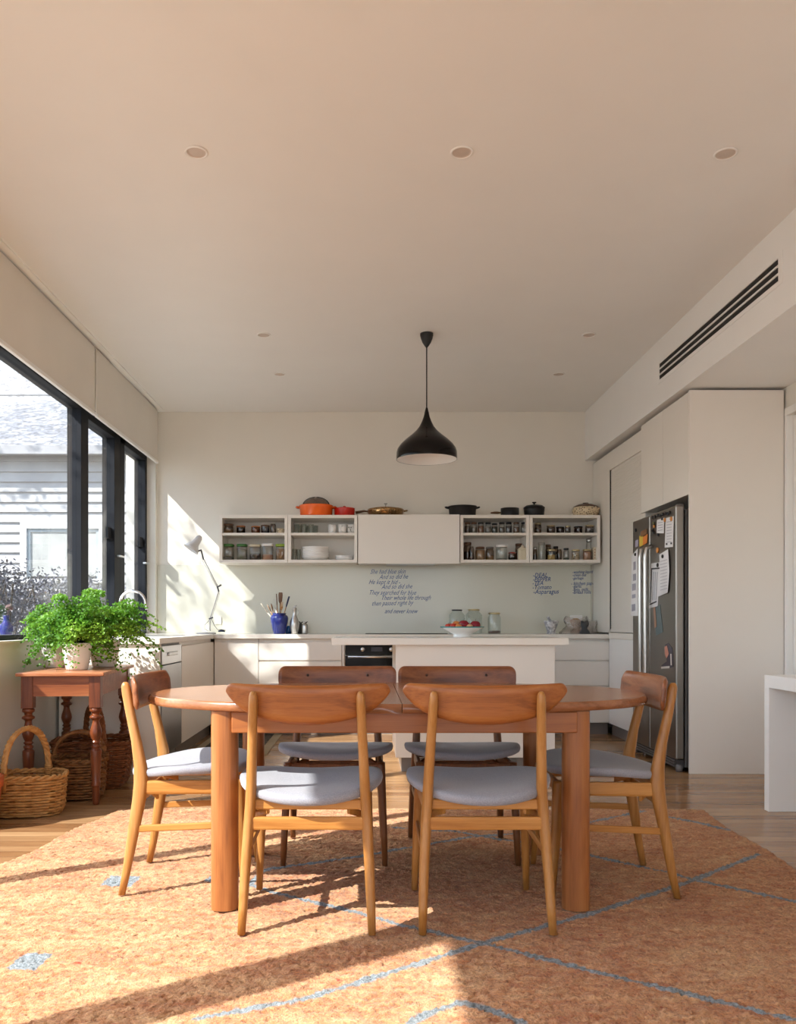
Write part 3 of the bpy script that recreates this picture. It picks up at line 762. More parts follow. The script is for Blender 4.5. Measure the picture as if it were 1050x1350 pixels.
def back_mesh(notched):
    mb = MB(); W2 = .265; n = 44; rows = 9
    V = []
    for i in range(n+1):
        s_ = -1 + 2*i/n
        x = W2*math.sin(s_*PI/2)
        a = abs(x)/W2
        if notched:
            zt = .784 + .003*a*a; zb = .658 + .016*a*a
            e_ = max(0, (a-.885)/.115); k_ = 1 - math.sqrt(max(0, 1-e_*e_))
            zt -= .032*k_; zb += (.032 if notched is not True else .046)*k_
            if notched is True and .90 < a < .955: zb += .006
        else:
            zt = .783 + .006*a*a
            zb = float(np.interp(a, [0,.2,.43,.6,.74,.85,.92,.965,1], [.657,.659,.668,.679,.694,.713,.731,.744,.757]))
            e_ = max(0, (a-.90)/.10); k_ = 1 - math.sqrt(max(0, 1-e_*e_))
            zt -= .026*k_; zb += .002*k_
        yc = -.205 + .72*x*x
        col = []
        for j in range(rows):
            v = j/(rows-1); z = zb + (zt-zb)*v
            th = .0095*min(1, (min(v, 1-v)*(zt-zb)/.006 + .35)) * (1 if a < .97 else .75)
            col.append((x, yc - .10*(z-.72), z, th))
        V.append(col)
    vs = []; idx = {}
    for sgn in (-1, 1):
        for i, col in enumerate(V):
            for j, (x, y, z, th) in enumerate(col):
                idx[sgn,i,j] = len(vs); vs.append((x, y+sgn*th, z))
    fs = []
    for i in range(n):
        for j in range(rows-1):
            fs.append((idx[-1,i,j], idx[-1,i+1,j], idx[-1,i+1,j+1], idx[-1,i,j+1]))
            fs.append((idx[1,i,j+1], idx[1,i+1,j+1], idx[1,i+1,j], idx[1,i,j]))
        fs.append((idx[1,i,0], idx[1,i+1,0], idx[-1,i+1,0], idx[-1,i,0]))
        fs.append((idx[-1,i,rows-1], idx[-1,i+1,rows-1], idx[1,i+1,rows-1], idx[1,i,rows-1]))
    for j in range(rows-1):
        fs.append((idx[-1,0,j+1], idx[1,0,j+1], idx[1,0,j], idx[-1,0,j]))
        fs.append((idx[-1,n,j], idx[1,n,j], idx[1,n,j+1], idx[-1,n,j+1]))
    mb.add(vs, fs, True); return mb
def beam(a, b_, hw, hh, mb=None):
    # rounded bar from a to b: half thickness hw (horizontal), half height hh
    mb = mb or MB(); a = Vector(a); b_ = Vector(b_); d = (b_-a).normalized(); s_ = d.cross(Vector((0,0,1))).normalized()
    vs = []
    for p in (a, b_):
        for du, dv in ((-1,-.7),(-.7,-1),(.7,-1),(1,-.7),(1,.7),(.7,1),(-.7,1),(-1,.7)):
            vs.append(p + s_*hw*du + Vector((0,0,1))*hh*dv)
    fs = [(k, (k+1)%8, 8+(k+1)%8, 8+k) for k in range(8)] + [tuple(range(7,-1,-1)), tuple(range(8,16))]
    return mb.add(vs, fs)
def make_chair(loc, rz, lab, back_mat, notched=False, ow=('oak','oak_x','oak_y')):
    LG, LX, LY = M[ow[0]], M[ow[1]], M[ow[2]]
    e = empty('dining_chair', loc, rz, label=lab, cat='chair', group='dining chairs around the oval table')
    for s_ in (-1, 1):
        secs = [(s_*.206,-.222,.0,.0125,.0125),(s_*.203,-.206,.08,.0145,.015),(s_*.197,-.183,.22,.0165,.0205),(s_*.190,-.163,.34,.0175,.025),(s_*.186,-.157,.40,.0175,.027),
                (s_*.183,-.160,.46,.017,.024),(s_*.179,-.176,.55,.0160,.019),(s_*.174,-.193,.65,.0150,.0175),(s_*.171,-.206,.72,.0145,.0185),(s_*.170,-.211,.748,.0135,.0165),(s_*.170,-.2125,.760,.010,.012),(s_*.170,-.213,.765,.005,.006)]
        # fore-and-aft offset keeps the post behind the back board
        secs = [(x, y-.006 if z > .6 else y, z, a, b_) for x, y, z, a, b_ in secs]
        MB().vloft(secs, 16, 2.3).build('leg', LG, e)
        MB().vloft([(s_*.206,.222,0,.0115,.0115),(s_*.202,.214,.12,.014,.0155),(s_*.194,.200,.30,.0165,.021),(s_*.190,.194,.40,.0175,.024),(s_*.190,.193,.412,.017,.023)], 16, 2.6).build('leg', LG, e)
        beam((s_*.187,-.150,.383),(s_*.190,.19,.385), .009, .025).build('side_rail', LY, e, bevel=.002)
        beam((s_*.199,-.195,.235),(s_*.198,.208,.250), .006, .0125).build('stretcher', LY, e, bevel=.002)
        beam((s_*.176,-.10,.35),(s_*.13,-.15,.375), .006, .012).build('corner_brace', LY, e)
    beam((-.18,.195,.388),(.18,.195,.388), .009, .021).build('front_rail', LX, e, bevel=.002)
    beam((-.18,-.150,.395),(.18,-.150,.395), .009, .017).build('rear_rail', LX, e, bevel=.002)
    beam((-.19,-.172,.338),(.19,-.172,.338), .008, .021).build('back_stretcher', LX, e, bevel=.002)
    seat_mesh().build('seat', M['wool'], e)
    back_mesh(notched).build('backrest', back_mat, e)
    if notched is True:
        for s_ in (-1, 1):
            MB().sphere((s_*.135, -.181, .745), .006, 8, 5).build('screw_plug', flat('plug', (.04,.02,.01)), e)
    return e
ZR = .0195
make_chair((-.19,2.852,ZR), 0, 'wooden chair with grey seat, back to the camera, at the front left of the table', M['teak'])
make_chair((.381,2.852,ZR), 0, 'wooden chair with grey seat, back to the camera, at the front right of the table', M['teak'])
make_chair((-.668,3.225,ZR), -PI/2+R(1), 'wooden chair at the left end of the oval table, beside the baskets', M['teak_y'], 'plain')
make_chair((.893,3.19,ZR), PI/2-R(2), 'wooden chair at the right end of the oval table, nearest the fridge', M['teak_y'], 'plain')
make_chair((-.133,3.60,ZR), PI, 'wooden chair on the far side of the table, in front of the oven', M['teak_r'], True, ('oak_backlit','oak_backlit','oak_backlit'))
make_chair((.406,3.60,ZR), PI, 'wooden chair on the far side of the table, in front of the island', M['teak_r'], True, ('oak_backlit','oak_backlit','oak_backlit'))

# ================================================================== pine side table
a5 = R(5.4)
e = empty('side_table', (-1.435, 4.55, 0), a5, label='old red pine side table with turned legs below the window, carrying ferns', cat='side table')
# local: x from -.515 to 0, y from 0 to .90
Wd, Ln, HT = .47, .90, .73
MB().box(-Wd, 0, 0, Ln, HT-.020, HT).build('table_top', M['pine_top'], e, bevel=.006, seg=3)
ap = MB().box(-Wd+.075,-.075, .030,.048, .60,.71); ap.build('apron', M['pine'], e)
MB().box(-Wd+.075,-.075, Ln-.048,Ln-.030, .60,.71).build('apron', M['pine'], e)
MB().box(-.048,-.030, .075,Ln-.075, .60,.71).build('apron', M['pine'], e)
MB().box(-Wd+.030,-Wd+.048, .075,Ln-.075, .60,.71).build('apron', M['pine'], e)
tp_ = [(.016,0),(.020,.03),(.021,.10),(.026,.105),(.026,.12),(.022,.13),(.027,.20),(.030,.255),(.032,.30),(.020,.312),(.026,.318),(.026,.328),(.018,.335),(.027,.345),(.019,.355),(.028,.375),(.033,.395),(.030,.415),(.021,.445),(.018,.46),(.020,.47),(.034,.478),(.034,.488),(.020,.497),(.022,.508),(.033,.516),(.033,.53),(.026,.535)]
for x in (-Wd+.055, -.055):
    for y in (.055, Ln-.055):
        mb = MB().lathe(tp_, 24, cx=x, cy=y).box(x-.031,x+.031,y-.031,y+.031,.535,.71)
        mb.build('leg', M['pine_z'], e, bevel=.002)

# ================================================================== ferns in pots
def fern(cx, cy, base, pr, ph, lab_pot, lab_fern, n, reach, hgt, droop, seed, bias=(0,0)):
    rnd = random.Random(seed)
    p_ = empty('plant_pot', (cx, cy, base), label=lab_pot, cat='plant pot')
    MB().lathe([(pr*.66,0),(pr*.72,.004),(pr*.86,ph*.45),(pr*.96,ph*.85),(pr,ph*.97),(pr,ph),(pr*.92,ph),(pr*.88,ph*.9),(pr*.86,ph*.88)], 40).build('pot', M['white'], p_)
    MB().lathe([(.001,ph*.885),(pr*.87,ph*.885)], 24, cap=False).build('soil', flat('soil', (.03,.02,.012), .9), p_)
    f_ = empty('maidenhair_fern', (cx, cy, base+ph*.9), label=lab_fern, cat='fern')
    lf, st_ = MB(), MB()
    for i in range(n):
        az = rnd.uniform(0, 2*PI); rr = reach*rnd.uniform(.25, 1)**.7
        up = hgt*rnd.uniform(.45, 1)*(1.08-.45*(rr/reach)**2); dr = droop*rnd.uniform(.3, 1.2)*(rr/reach)**2
        ex, ey = math.cos(az)*rr + bias[0]*rr/reach, math.sin(az)*rr*.75 + bias[1]*rr/reach
        o = Vector((rnd.uniform(-.4,.4)*pr, rnd.uniform(-.4,.4)*pr, 0))
        def P(t): return o + Vector((ex*t, ey*t, up*math.sin(min(1, t*1.25)*PI/2) - dr*t*t*1.2))
        st_.tube([P(k/7) for k in range(8)], [.0013*(1-.6*k/7) for k in range(8)], 4)
        L_ = math.hypot(ex, ey) + up
        m = int(9 + L_*26)
        for k in range(m):
            t = .30 + .72*(k+rnd.random())/m
            p0 = P(min(t,1.02))
            side = Vector((-ey, ex, 0)).normalized()*(1 if k % 2 else -1)
            ln_ = .075*(1.15-t)*rnd.uniform(.7,1.2)+.018
            nd = max(3, int(ln_/.011))
            tip = p0 + side*ln_ + Vector((ex,ey,0)).normalized()*ln_*.5 + Vector((0,0,-.3*ln_+rnd.uniform(-.012,.012)))
            for q in range(nd):
                c_ = p0.lerp(tip, (q+.6)/nd) + Vector((rnd.uniform(-.005,.005), rnd.uniform(-.005,.005), rnd.uniform(-.006,.004)))
                s_ = rnd.uniform(.0062,.0098)
                wx_ = cx + c_.x; wz_ = base + ph*.9 + c_.z
                if wx_ < -2.035 or wz_ < .745 and wx_ < -1.45 - .09*(cy+c_.y-4.55): continue
                nx_ = Vector((rnd.gauss(0,1), rnd.gauss(0,1)-.5, rnd.gauss(0,.8)+.9)).normalized()
                t1 = nx_.orthogonal().normalized(); t1 = Matrix.Rotation(rnd.uniform(0,2*PI), 3, nx_) @ t1; t2 = nx_.cross(t1)
                vs = [c_ - t2*s_, c_ + t1*s_*.95 + t2*s_*.25, c_ + t1*s_*.45 + t2*s_*.95, c_ - t1*s_*.45 + t2*s_*.95, c_ - t1*s_*.95 + t2*s_*.25]
                lf.add(vs, [(0,1,2,3,4)])
    lf.build('fronds', M['fern'], f_); st_.build('stems', M['leafstem'], f_)
fern(-1.895, 5.08, .731, .088, .150, 'white ceramic pot farthest left on the pine table', 'maidenhair fern with pale green fronds trailing left toward the window', 80, .34, .30, .26, 11, (-.03,.0))
fern(-1.68, 4.83, .731, .086, .155, 'white ceramic pot at the front of the pine table, trailing fern over it', 'maidenhair fern in the front pot, filling the middle of the mass', 96, .26, .36, .30, 12, (.0,-.02))
fern(-1.625, 5.16, .731, .098, .165, 'widest white pot farthest right on the pine table', 'maidenhair fern in the right pot with dark loose fronds hanging right', 96, .32, .37, .30, 13, (.05,0))

# ================================================================== baskets
def basket(loc, rz, a, b_, h, mat, lab, n_exp=2.6, flare=1.12, handle=None, rows=16, stakes=30, hr=.019):
    e = empty('wicker_basket', loc, rz, label=lab, cat='basket', group='wicker baskets under the side table')
    K = stakes*4
    def ring(z, off, ph, A=0):
        f = 1 + (flare-1)*(z/h); f *= 1 - .10*max(0, 1-z/(h*.22))**2
        pts = []
        for k in range(K):
            t = 2*PI*k/K; c_, s_ = math.cos(t), math.sin(t); q = (abs(c_)**n_exp+abs(s_)**n_exp)**(-1/n_exp)
            w = A*math.sin(stakes/2*t*2*.5 + ph)
            rr = f
            pts.append(((a*f+off+w)*c_*q, (b_*f+off+w)*s_*q, z + .0015*math.sin(3*t+ph)))
        return pts
    dz = h/rows
    wv = MB()
    for i in range(rows):
        wv.tube(ring(dz*(i+.5), 0, (i % 2)*PI, .0058), dz*.47, 6, True)
    wv.build('woven_wall', mat, e)
    sk = MB()
    for k in range(stakes):
        t = 2*PI*k/stakes
        j = int(round(k*4))
        sk.tube([ring(z, 0, 0)[j % K] for z in (0.004, h*.2, h*.45, h*.75, h)], .0032, 5)
    sk.build('stakes', mat, e)
    r0 = ring(h, .002, 0)
    rim = MB()
    for q in range(2):
        pts = []
        for k, p in enumerate(r0):
            t = 2*PI*k/K*stakes*.5 + q*PI
            c_ = Vector((p[0], p[1], 0)).normalized()
            pts.append(Vector(p) + c_*.007*math.cos(t) + Vector((0,0,.007*math.sin(t)+.004)))
        rim.tube(pts, .0072, 6, True)
    rim.build('rim', mat, e)
    MB().add([(x*.97, y*.97, .012) for x, y, z in ring(0.01, 0, 0)], [tuple(range(K))]).build('base', mat, e)
    if handle:
        hh, ax = handle      # height above floor, axis angle
        ca, sa = math.cos(ax), math.sin(ax)
        q = (abs(ca)**n_exp+abs(sa)**n_exp)**(-1/n_exp)
        rx = a*flare*ca*q; ry = b_*flare*sa*q
        hd = MB()
        for w in range(3):
            pts = []
            for k in range(61):
                t = k/60; th = PI*t
                z = h-.06 + (hh-h+.05)*math.sin(th)**.62
                cx_ = math.cos(th)
                T = Vector((-sa, ca, 0)); Rr = Vector((ca, sa, 0))
                ph = t*2*PI*8 + w*2*PI/3
                pts.append(Vector((rx*cx_, ry*cx_, z)) + T*hr*.5*math.cos(ph) + (Rr*abs(math.sin(th)) + Vector((0,0,1))*.6)*hr*.5*math.sin(ph))
            hd.tube(pts, hr*.56, 6)
        hd.build('handle', mat, e)
        for sg in (-1, 1):
            bd = MB()
            for k in range(5):
                c_ = Vector((sg*rx*1.0, sg*ry*1.0, h-.012+k*.010))
                bd.tube([c_ + Vector((-sa,ca,0))*.018*math.cos(t_) + Vector((ca,sa,0))*.018*math.sin(t_) for t_ in [2*PI*i/10 for i in range(10)]], .005, 5, True)
            bd.build('handle_binding', mat, e)
    return e
basket((-1.785,4.375,.003), R(8), .180, .118, .200, M['wick1'], 'honey-coloured oval willow basket in front, with a tall twisted handle', handle=(.455, R(66)), flare=1.08, rows=14, stakes=30)
basket((-1.66,4.815,.003), R(5), .130, .135, .215, M['wick2'], 'small brown willow basket between the other two, handle arched low', handle=(.38, R(10)), flare=1.08, rows=14, stakes=26)
basket((-1.68,5.14,.003), R(6), .188, .155, .275, M['wick3'], 'large red-brown rectangular willow basket at the back under the pine table', n_exp=5, flare=1.22, handle=(.50, R(112)), rows=20, stakes=36)
# terracotta pot at the left edge
e = empty('terracotta_pot', (-1.915, 4.07, 0), label='orange terracotta pot just showing at the left edge beside the baskets', cat='pot')
MB().lathe([(.100,0),(.105,.01),(.122,.20),(.130,.20),(.133,.25),(.118,.25),(.112,.20)], 40).build('pot', M['clay'], e)
MB().lathe([(.001,.20),(.113,.20)], 24, cap=False).build('soil', flat('soil', (.03,.02,.012), .9), e)
# ================================================================== small things
YJ = 7.80
def jx_(x, d=YJ): return (x-VX)*d/F
def jh(h, d=YJ): return h*d/F
def jar(x0, x1, h, zb, d, lab, lid=None, content=None, fill=.6, glass=None, cat='jar', name='glass_jar', group=None, square=False, neck=.84, lidh=.14):
    r = jx_(x1, d)-jx_(x0, d); r = r/2; hh = jh(h, d); cx = (jx_(x0, d)+jx_(x1, d))/2
    e = empty(name, (cx, d, zb), label=lab, cat=cat, group=group)
    n = 5 if square else None
    sg = 24
    zl = hh*(1-lidh) if lid else hh
    prof = [(r*.93,0),(r,hh*.04),(r,zl*.80),(r*neck,zl*.95),(r*neck,zl)]
    MB().lathe(prof, sg, n=n, cap=False).lathe([(.001,.001),(r*.92,.001)], sg, n=n, cap=False).build('glass_body', glass or M['jar'], e)
    if content is not None:
        MB().lathe([(r*.86,.003),(r*.92,hh*.05),(r*.92,zl*fill),(r*.7,zl*fill+.004)], sg, n=n).build('contents', content, e)
    if lid is not None:
        MB().lathe([(r*neck*1.04,zl*.985),(r*neck*1.12,zl*1.0),(r*neck*1.12,hh-.003),(r*neck*1.0,hh)], sg, n=n if square else None).build('lid', lid, e)
    return e
# the heights of the shelves
ZB, ZT = Z0+.0285, Z0+.2775
g_ = lambda k, c, r=.5: flat(k, c, r)
tan_, pinkc, dk = g_('oats', (.42,.26,.14), .9), g_('lentil', (.50,.26,.16), .9), g_('darkspice', (.045,.03,.02), .9)
yel, grn, lim, crm = g_('polenta', (.55,.38,.13), .9), g_('greenlid', (.05,.18,.04)), g_('limelid', (.26,.38,.05)), g_('creamlid', (.62,.56,.42))
olid, blid, rlid, gry = g_('orangelid', (.42,.15,.04)), g_('brownlid', (.12,.06,.03)), g_('redlid', (.28,.05,.03)), g_('greygrain', (.16,.14,.12), .9)
# cabinet 1, upper shelf
jar(293.5,308,13,ZT,YJ,'squat jar with yellow grain and brown lid, far left on the upper shelf',blid,yel,.5,M['amber'],neck=.95)
jar(312,323.5,10.5,ZT,YJ,'small dark jar with an orange-brown lid, second on the far-left upper shelf',olid,dk,.8,M['amber'],neck=.95)
jar(331.5,343,10,ZT,YJ,'small orange-brown jar in the middle of the far-left upper shelf',olid,g_('orangegrain',(.42,.17,.06)),.85,M['amber'],neck=.95)
jar(344.5,355.5,11.5,ZT,YJ,'dark blue-black jar with wide brown lid, right of the orange-brown jar',blid,g_('bluegrain',(.06,.07,.12)),.8,M['amber'],neck=.98)
jar(356.5,364,13.5,ZT,YJ,'tall dark glass tumbler without lid on the far-left upper shelf',None,None,.5,M['amber'],'glass','tall_glass')
e = empty('patterned_bowl', (jx_(370), YJ, ZT), label='small cream and brown patterned bowl at the right end of the far-left upper shelf', cat='bowl')
MB().lathe([(.022,0),(.034,.012),(.041,.035),(.040,.048),(.036,.047),(.035,.03),(.001,.01)], 24).build('bowl', M['pattern'], e)
# cabinet 1, lower shelf
for (a, b_, h, lid, con, fl, lab) in ((294,308.5,21.5,grn,gry,.25,'square glass jar with green lid, farthest left on the lower shelf'),
        (313,326,21.5,grn,g_('palegrain',(.26,.24,.19),.9),.75,'square glass jar with green lid and pale contents, second from the left'),
        (329.5,344,21,crm,g_('bean',(.07,.05,.04),.9),.45,'square glass jar with cream lid, half full of dark beans'),
        (346,360.5,22,M['white'],pinkc,.38,'square glass jar with white lid and a layer of pinkish grain'),
        (364,377,21.5,lim,g_('browngrain',(.32,.17,.07),.9),.8,'square glass jar with lime green lid and brown contents')):
    jar(a,b_,h,ZB,YJ,lab,lid,con,fl,M['jar'],square=True,group='square storage jars on the lower shelf',neck=.92)
# cabinet 2: tumblers, mugs, bowls
def tumbler(x0, x1, h, zb, d, lab, grp):
    r = (jx_(x1,d)-jx_(x0,d))/2; hh = jh(h,d)
    o = MB().lathe([(r*.75,0),(r,hh),(r*.94,hh),(r*.72,.006),(.001,.006)], 20, cap=False).build('drinking_glass', M['jar_clear'], None, loc=((jx_(x0,d)+jx_(x1,d))/2, d, zb))
    tag(o, lab, 'glass', grp)
for k, (x, d) in enumerate(((391.5,7.76),(396,7.86),(400.5,7.76),(406,7.86),(410.5,7.76),(416,7.86))):
    tumbler(x-3.6, x+3.6, 12, ZT, d, 'clear drinking glass in the cluster left of the mugs, upper shelf', 'drinking glasses left of the mugs')
for x, d in ((388.2,7.76),(393.6,7.80)):
    tumbler(x-3, x+3, 15, ZB, d, 'clear drinking glass beside the stack of white bowls', 'drinking glasses beside the bowl stack')
for x0, x1, d, hd, lab in ((433,444,7.80,1,'white mug farthest left of the mugs, handle to the right'),(446,457,7.78,-1,'white mug in the middle of the three'),(458,468.5,7.80,-1,'white mug with a dark floral mark, right end of the upper shelf')):
    r = (jx_(x1,d)-jx_(x0,d))/2; hh = jh(12,d)
    e = empty('mug', ((jx_(x0,d)+jx_(x1,d))/2, d, ZT), label=lab, cat='mug', group='white mugs on the upper shelf')
    MB().lathe([(r*.78,0),(r*.95,hh*.3),(r,hh),(r*.93,hh),(r*.88,hh*.3),(.001,.006)], 24).build('cup', M['white'], e)
    MB().tube([(0,-r*.9,hh*.8),(hd*.01,-r*1.35,hh*.75),(hd*.015,-r*1.45,hh*.5),(hd*.01,-r*1.3,hh*.28),(0,-r*.85,hh*.22)], .004, 8).build('handle', M['white'], e)
    if 'floral' in lab:
        for q in ((-.004,.045),(.008,.055),(-.012,.058),(.002,.032)):
            MB().lathe([(.001,0),(.0055,.0)], 8, Matrix.Translation((q[0]-.008,-r*1.0,q[1])) @ Matrix.Rotation(PI/2,4,'X'), cap=True).build('motif', M['matblack'], e)
for k in range(6):
    o = MB().lathe([(.055,0),(.108,.012),(.126,.030),(.130,.044),(.127,.044),(.105,.018),(.001,.008)], 40).build('bowl', M['white'], None, loc=(jx_(416), 7.82, ZB+k*.0165))
    tag(o, 'wide white bowl, %s of the stack on the lower shelf' % ('lowest','second from the bottom','third from the bottom','third from the top','second from the top','topmost')[k], 'bowl', 'stacked white bowls')
for k in range(3):
    o = MB().lathe([(.045,0),(.075,.007),(.090,.024),(.087,.024),(.07,.010),(.001,.006)], 36).build('dish', M['white'], None, loc=(jx_(454.3), 7.82, ZB+k*.0115))
    tag(o, 'shallow white dish, %s of the low stack right of the bowls' % ('bottom','middle','top')[k], 'dish', 'stacked shallow white dishes')
# cabinet 4 (nine spice jars)
sp = [g_('sp%d'%i, c, .9) for i, c in enumerate(((.06,.045,.04),(.20,.18,.14),(.22,.11,.06),(.12,.11,.10),(.04,.05,.04),(.16,.14,.12),(.10,.09,.09),(.18,.10,.06),(.17,.16,.15)))]
ords = ('farthest left','second','third','fourth','middle','fourth from the right','third from the right','second from the right','farthest right')
for i, x in enumerate((616.7,625.2,634.3,643.8,652.4,661.9,671,681,691.4)):
    jar(x-3.9,x+3.9,15 if i!=4 else 13.5,ZT,7.78,'slim spice jar, %s in the row of nine on the upper shelf' % ords[i],
        blid if i in (0,1,7) else M['matblack'], sp[i], .62 if i % 2 else .75, M['jar'], group='row of nine spice jars', neck=.85)
jar(611.5,622,24.5,ZB,7.84,'tall dark brown jar at the left end of the lower shelf',blid,dk,.55,M['amber'])
jar(619,625,18,ZB,7.75,'slim smoky bottle-like jar in front of the tall dark brown jar',None,g_('redspice',(.10,.03,.02)),.2,M['amber'])
jar(627,639.5,18,ZB,YJ,'jar full of light brown grain with a brown lid, lower shelf',blid,tan_,.86,M['jar'])
jar(640.5,651.5,18,ZB,YJ,'jar with yellow grain at the bottom and a grey-brown lid, lower shelf',g_('greylid',(.20,.17,.15)),yel,.38,M['amber'])
jar(653.8,669,20.5,ZB,YJ,'large clear jar with a broad white lid, lower shelf',M['white'],gry,.12,M['jar_clear'],neck=.94)
jar(671,680,10.5,ZB,7.76,'small low jar with dark red lid, right of the large white-lidded jar',rlid,dk,.5,M['amber'],neck=.95)
jar(679.5,689,23.5,ZB,7.90,'tall jar with red-brown lid behind the cream canister',blid,g_('redgrain',(.20,.05,.03)),.55,M['amber'])
e = empty('ceramic_canister', (jx_(689,7.74), 7.74, ZB), label='cream house-shaped ceramic canister at the right of the lower shelf', cat='canister')
MB().lathe([(.040,0),(.043,.01),(.043,.088),(.040,.093)], 24, n=4).build('body', crm, e)
MB().lathe([(.045,.093),(.045,.100),(.014,.122),(.010,.128),(.012,.134),(.004,.140)], 24, n=4).build('lid', crm, e)
# cabinet 5
go = M['gold']
jar(705,714,14.5,ZT,YJ,'tall jar with gold lid, farthest left on the far-right upper shelf',go,g_('nuts',(.18,.09,.04)),.55,M['amber'])
jar(721.5,732,11,ZT,7.78,'squat jar with gold lid and dark jam, second on the far-right upper shelf',go,g_('jam',(.12,.07,.05)),.7,M['amber'],neck=.95)
jar(734,744,9.5,ZT,7.82,'dark-lidded squat jar in the middle of the far-right upper shelf',M['matblack'],g_('plum',(.08,.04,.05)),.8,M['amber'],neck=.98)
jar(745.3,752.5,10,ZT,7.76,'narrow small jar with pale gold lid on the far-right upper shelf',go,g_('slate',(.10,.10,.13)),.7,M['amber'],neck=.95)
jar(757.5,768,10,ZT,7.82,'dark purple jar with black lid on the far-right upper shelf',M['matblack'],g_('purple',(.07,.05,.08)),.8,M['amber'],neck=.98)
jar(772,783,11,ZT,7.76,'jar with gold lid and blue-grey contents, right end of the upper shelf',go,g_('bluegrey',(.13,.14,.20)),.75,M['amber'],neck=.95)
jar(703,708.5,17.5,ZB,YJ,'narrow dark jar with silver lid at the left end of the far-right lower shelf',M['silver'],dk,.5,M['amber'])
jar(709.5,719,23.5,ZB,7.76,'tall empty clear jar with glass lid on the far-right lower shelf',M['jar'],None,.5,M['jar_clear'])
jar(719.5,727,22.5,ZB,7.92,'tall dark jar behind the gold-lidded yellow jar',blid,dk,.7,M['amber'])
jar(722,732.5,14,ZB,7.74,'gold-lidded jar with yellow grain on the far-right lower shelf',go,yel,.55,M['jar'],neck=.95)
jar(729.5,736.5,20,ZB,7.92,'dark jar with tilted black lid behind, right of the tall dark one',M['matblack'],dk,.7,M['amber'])
jar(734,741,15,ZB,7.80,'slim smoky glass without lid on the far-right lower shelf',None,None,.5,M['amber'],'glass','tall_glass')
jar(743,750.5,16,ZB,7.76,'greenish jar without contents in the middle of the far-right lower shelf',M['matblack'],g_('greeng',(.06,.09,.07)),.2,M['jar'])
jar(754,764.5,14,ZB,7.76,'gold-lidded jar of mixed orange and brown beans',go,M['pattern'],.8,M['jar'],neck=.95)
jar(769,779.5,14,ZB,7.74,'gold-lidded jar full of pinkish brown powder',go,pinkc,.9,M['jar'],neck=.95)
jar(773,782,30,ZB,7.90,'tallest jar, with silver lid, behind the pinkish brown jar',M['silver'],g_('rust',(.20,.07,.04)),.5,M['jar'])
e = empty('paper_box', (jx_(783.8,7.75), 7.75, ZB), label='narrow cream box with small dots at the right end of the lower shelf', cat='box')
bx(-.016,.016,-.03,.03,0,.118).build('carton', crm, e, bevel=.002)
for k in range(4): bx(-.006,.002,-.0305,-.030,.015+k*.026,.022+k*.026).build('dot', rlid, e)
# ------------------------------------------------------------------ pots on top of the wall cabinets
ZU = Z1 + .0015; YU = 7.83
ux = lambda x: jx_(x, YU)
def cook(x0, x1, h): return (ux(x0)+ux(x1))/2, (ux(x1)-ux(x0))/2, jh(h, YU)
cx, r, hh = cook(395,439,14.5)
e = empty('casserole_pot', (cx, YU, ZU), label='orange enamel casserole with its dark-rimmed glass lid, on top of the wall cabinets', cat='casserole')
MB().lathe([(r*.90,0),(r*.96,.01),(r,hh*.9),(r*1.02,hh),(r*.96,hh),(r*.92,.02),(.001,.012)], 48).build('pot_body', M['orange'], e)
for s_ in (-1, 1):
    MB().tube([(s_*r*.97,-.035,hh*.82),(s_*(r+.025),-.028,hh*.86),(s_*(r+.030),0,hh*.86),(s_*(r+.025),.028,hh*.86),(s_*r*.97,.035,hh*.82)], .008, 8).build('handle', M['orange'], e)
dm = [(r*.78*math.sin(t), hh + r*.50*math.cos(t)) for t in [PI/2*k/10 for k in range(10, -1, -1)]]
dm = [(max(a, .001), b_) for a, b_ in dm]
MB().lathe(dm, 40, cap=False).build('lid', M['amber'], e)
arc = [(r*.78*math.cos(PI*k/20), -.002, hh + r*.50*math.sin(PI*k/20)) for k in range(21)]
MB().tube(arc, .007, 8).build('lid_rim', M['matblack'], e)
MB().sphere((0,-.03,hh+r*.42), .014, 12, 8).build('lid_knob', M['silver'], e)
cx, r, hh = cook(440.8,468,11)
e = empty('saucepan', (cx, YU, ZU), label='small red enamel pan between the orange casserole and the brown frying pan', cat='saucepan')
MB().lathe([(r*.92,0),(r*.98,.01),(r,hh*.9),(r*1.02,hh),(r*.95,hh),(r*.9,.02),(.001,.012)], 40).build('pan_body', M['red'], e)
MB().lathe([(r*.96,hh),(r*.7,hh+.006),(.016,hh+.010)], 40).lathe([(.010,hh+.008),(.013,hh+.020),(.008,hh+.023)], 16).build('lid', M['red'], e)
cx, r, hh = cook(484.5,533,9)
e = empty('frying_pan', (cx, YU, ZU), label='bronze-brown frying pan with lid, above the closed cabinet', cat='frying pan')
MB().lathe([(r*.80,0),(r*.90,.008),(r*.99,hh*.75),(r*1.0,hh),(r*.95,hh),(r*.85,.02),(.001,.012)], 48).build('pan_body', M['bronze'], e)
MB().lathe([(r*.99,hh),(r*.97,hh+.006),(r*.6,hh+.018),(r*.2,hh+.024),(.001,hh+.025)], 48, cap=False).build('lid', M['bronze'], e)
MB().lathe([(.004,hh+.024),(.004,hh+.05),(.016,hh+.056),(.016,hh+.064),(.006,hh+.066)], 16).build('lid_knob', M['silver'], e)
MB().tube([(-r*.95,0,hh*.75),(-r-.03,0,hh*.85),(-r-.11,0,hh*.60)], [.006,.010,.013], 10).build('handle', flat('brownwood', (.10,.045,.02), .4), e)
MB().tube([(r*.95,-.025,hh*.8),(r+.025,-.018,hh*.9),(r+.032,0,hh*.93),(r+.025,.018,hh*.9),(r*.95,.025,hh*.8)], .005, 8).build('handle', M['bronze'], e)
cx, r, hh = cook(592,628,13.5)
